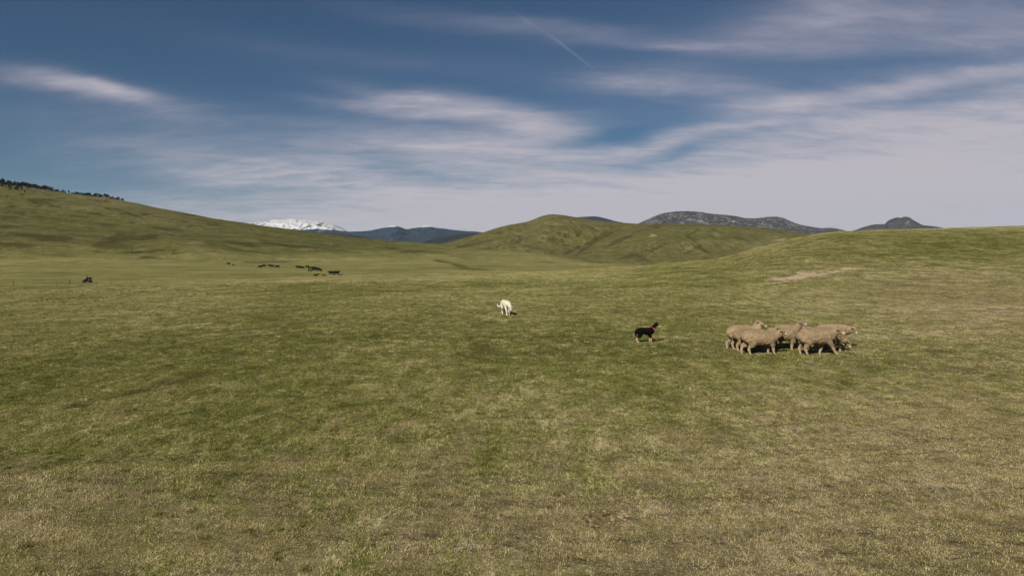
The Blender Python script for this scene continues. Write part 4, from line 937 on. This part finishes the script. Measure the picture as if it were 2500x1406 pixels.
# ------------------------------------------------------------------ fence in the dip, power poles on the slope
M_wood = plain('weathered_post_wood', (.10, .085, .065), 0.9, vary=.3, scale=9); M_wire = plain('fence_wire', (.10, .09, .08), 0.6, 0.5); M_pole = plain('tarred_pole', (.055, .048, .038), 0.9)
FP = [(-90, 701), (-30, 700), (31, 697.2), (62, 697), (105, 697), (136, 697), (167, 697.6), (200, 697), (235, 696.3), (269, 695), (308, 694), (336, 693), (364, 692.5), (395, 691.2), (430, 690.0), (470, 688)]
fence = bpy.data.objects.new('wire_fence', None); COL.objects.link(fence)
pts = []
for px, py in FP:
    d_ = 146.0 + px * .012; x_ = (px - 1250) / FPX * d_; pts.append(Vector((x_, d_, H(x_, d_))))
fence.location = pts[0]; tag(fence, 'thin wire fence with weathered posts crossing the dip on the left', 'fence')
for i, p in enumerate(pts):
    big = i in (6,); med = i in (2, 9, 12); hh = 1.35 if big else (1.15 if med else .98); rad = .11 if big else (.06 if med else .035)
    b = bmesh.new(); q = p - pts[0]; lean = Vector((random.Random(i).uniform(-.05, .05), 0, hh))
    rod(b, q - Vector((0, 0, .3)), q + lean, rad, 9, rad * .9)
    if big: rod(b, q + lean * .8, q + Vector((1.1, 0, .05)), .05, 8)
    bm_obj('post', b, M_wood, fence)
for hh in (.35, .62, .88):
    b = bmesh.new()
    for p, q in zip(pts[:-1], pts[1:]):
        up_ = Vector((0, 0, hh)); rod(b, p - pts[0] + up_, q - pts[0] + up_, .008, 5)
    bm_obj('wire', b, M_wire, fence)
for px, py, top, lab in [(105.5, 621.5, 599, 'tall wooden power pole at the foot of the left hill, the leftmost'), (321, 618.2, 597.5, 'tall wooden power pole standing below the dark gully'), (571, 592.5, 580, 'small distant power pole on the left hill'), (650, 592.5, 579.5, 'faint distant power pole lowest on the hill shoulder')]:
    p = hit(px, py, 300)
    if p is None: continue
    hh = (py - top) / FPX * p.y
    root = bpy.data.objects.new('power_pole', None); COL.objects.link(root); root.location = p; tag(root, lab, 'pole', 'power poles across the left hill')
    b = bmesh.new(); rod(b, (0, 0, -.5), (0, 0, hh), .20, 12, .13); bm_obj('pole', b, M_pole, root)
    b = bmesh.new(); rod(b, (-1.1, 0, hh - .5), (1.1, 0, hh - .5), .07, 8); bm_obj('crossarm', b, M_pole, root)

# ------------------------------------------------------------------ pines along the skyline of the left hill
def leaf_mat():
    m, nt = new_mat('pine_needles'); ob = nt.node('ShaderNodeNewGeometry')
    rnd = ob.outputs['Random Per Island']
    oi = nt.node('ShaderNodeObjectInfo').outputs['Random']
    c = nt.mix(rnd, (.016, .018, .010, 1), (.040, .040, .022, 1)); c = nt.mix(nt.mul(nt.ss(oi, .72, .95), .6), c, (.10, .085, .065, 1))
    principled(nt, c, .9, .1); return m
M_needle = leaf_mat(); M_bark = plain('pine_bark', (.09, .07, .055), .95)
def pine_meshes(seed, shape):
    rs = random.Random(seed); hgt = 1.0
    V, F = [], []
    limb(V, F, [(0, 0, -.06), (rs.uniform(-.02, .02), 0, .3), (rs.uniform(-.04, .04), rs.uniform(-.03, .03), .62), (rs.uniform(-.04, .04), 0, .92)], [.042, .034, .022, .008], 7, 2)
    limbs = []
    for k in range(9):
        z = rs.uniform(.22, .85); a = rs.uniform(0, 6.28); l = (.34 if shape == 'round' else .26 * (1.1 - z)) * rs.uniform(.7, 1.1)
        tip = (math.cos(a) * l, math.sin(a) * l, z + rs.uniform(.0, .10)); limbs.append(tip)
        limb(V, F, [(0, 0, z - .04), tuple(.6 * t_ for t_ in tip[:2]) + (z,), tip], [.013, .009, .004], 5, 2)
    tm = bpy.data.meshes.new('trunk'); tm.from_pydata([tuple(v) for v in V], [], F); tm.update(); tm.materials.append(M_bark)
    lv, lf = [], []
    for tip in limbs + [(0, 0, .92), (0, 0, .8), (.03, .02, .68)]:
        rad = (.15 if shape == 'round' else .10) * rs.uniform(.7, 1.2)
        for _ in range(90):
            u = Vector((rs.gauss(0, 1), rs.gauss(0, 1), rs.gauss(0, .7))); u = u.normalized() * rad * rs.random() ** .4; c = Vector(tip) + u
            if c.z < .1: continue
            n_ = Vector((rs.gauss(0, 1), rs.gauss(0, 1), rs.gauss(0, 1) + .6)).normalized(); t_ = n_.orthogonal().normalized(); b_ = n_.cross(t_); s = rs.uniform(.024, .046); i = len(lv)
            lv += [tuple(c - t_ * s - b_ * s * .5), tuple(c + t_ * s - b_ * s * .5), tuple(c + b_ * s * 1.1)]; lf.append((i, i + 1, i + 2))
    cm = bpy.data.meshes.new('crown'); cm.from_pydata(lv, [], lf); cm.update(); cm.materials.append(M_needle)
    return tm, cm
PM = [pine_meshes(i, 'round' if i % 3 else 'tall') for i in range(6)]
def sky_d(px):   # distance at which the ground shows highest on this bearing
    best = (-9, 1000)
    for d_ in range(850, 1350, 8):
        x_ = (px - 1250) / FPX * d_; e_ = (H(x_, d_) - CAMZ) / d_
        if e_ > best[0]: best = (e_, d_)
    return best[1]
rs = random.Random(11)
TREES = []
px = -60.0
while px < 306:
    size = np.interp(px, [-60, 0, 60, 120, 160, 210, 240, 306], [10, 11, 10, 9.5, 7, 6.5, 8, 6.5]) * rs.uniform(.5, 1.35)
    TREES.append((px, size, rs.uniform(-14, 40)))
    px += rs.uniform(1.0, 3.4) if px < 135 else (rs.uniform(1.8, 5.0) if px < 205 else rs.uniform(1.3, 3.2))
for k in range(34): TREES.append((rs.uniform(-40, 75), rs.uniform(5, 9), rs.uniform(-75, -20)))
for (px, s, off) in TREES:
    d_ = sky_d(px) + off; x_ = (px - 1250) / FPX * d_; z_g = H(x_, d_)
    root = bpy.data.objects.new('pine_tree', None); COL.objects.link(root); root.location = (x_, d_, z_g - .5); root.rotation_euler = (0, 0, rs.uniform(0, 6.28))
    hh = s / FPX * d_ * 1.08; root.scale = (hh * rs.uniform(.9, 1.25), hh * rs.uniform(.9, 1.25), hh)
    tag(root, 'small dark pine growing along the skyline of the left hill', 'tree', 'pines along the skyline of the left hill')
    tm, cm = PM[rs.randrange(6)]
    link('trunk', tm, None, root); link('crown', cm, None, root)

# ------------------------------------------------------------------ broken dry dung on the near grass
M_dung = [plain('dry_dung_tan', (.26, .185, .105), .95, vary=.5, scale=40), plain('dry_dung_brown', (.085, .043, .024), .95, vary=.5, scale=40)]
DUNG = [(1448, 1252, .055, 0), (1440, 1262, .06, 1), (1425, 1268, .045, 1), (1432, 1274, .05, 1), (1461, 1268, .05, 1), (1476, 1250, .06, 0), (1474, 1260, .065, 1), (1484, 1258, .05, 1), (1503, 1248, .05, 0), (1520, 1250, .055, 0),
        (1525, 1258, .09, 0), (1532, 1262, .07, 0), (1514, 1264, .075, 0), (1519, 1266, .07, 0), (1497, 1271, .07, 0), (1499, 1279, .05, 0), (1487, 1279, .04, 0), (1526, 1271, .05, 0), (1448, 1288, .05, 1), (1455, 1287, .045, 0), (1479, 1285, .03, 0), (1538, 1253, .05, 0)]
for i, (px, py, s, k) in enumerate(DUNG):
    p = hit(px, py); rs_ = random.Random(i); b = bmesh.new(); bmesh.ops.create_icosphere(b, subdivisions=3, radius=1)
    for v in b.verts:
        c = v.co.copy(); n_ = float(perlin(c.x * 1.6 + i * 3, c.y * 1.6, c.z * 1.6)) * .55 + float(perlin(c.x * 4 + i, c.y * 4, c.z * 4)) * .22
        v.co = Vector((c.x * s * .42, c.y * s * .32, c.z * s * .20)) * (1 + 1.5 * n_)
    o = bm_obj('dung', b, M_dung[k], None, False); o.location = (p.x, p.y, p.z + s * .08 + .010); o.rotation_euler = (rs_.uniform(-.4, .4), rs_.uniform(-.4, .4), rs_.uniform(0, 6))
    tag(o, ('tan' if k == 0 else 'dark brown') + ' piece of dry dung lying on the near grass', 'dung', ('tan' if k == 0 else 'dark brown') + ' dung pieces on the near grass')

# ------------------------------------------------------------------ air between here and the mountains
m = bpy.data.materials.new('thin_air'); m.use_nodes = True; m.node_tree.nodes.clear(); nt = NT(m.node_tree)
pv = nt.node('ShaderNodeVolumePrincipled'); pv.inputs['Color'].default_value = (.50, .68, .95, 1); pv.inputs['Density'].default_value = 1.7e-5; pv.inputs['Anisotropy'].default_value = 0.0
mo = nt.node('ShaderNodeOutputMaterial'); nt.l.new(pv.outputs[0], mo.inputs['Volume'])
b = bmesh.new(); box(b, (0, 0, 420), (34000, 34000, 1000)); hz = bm_obj('haze', b, m); tag(hz, kind='stuff')
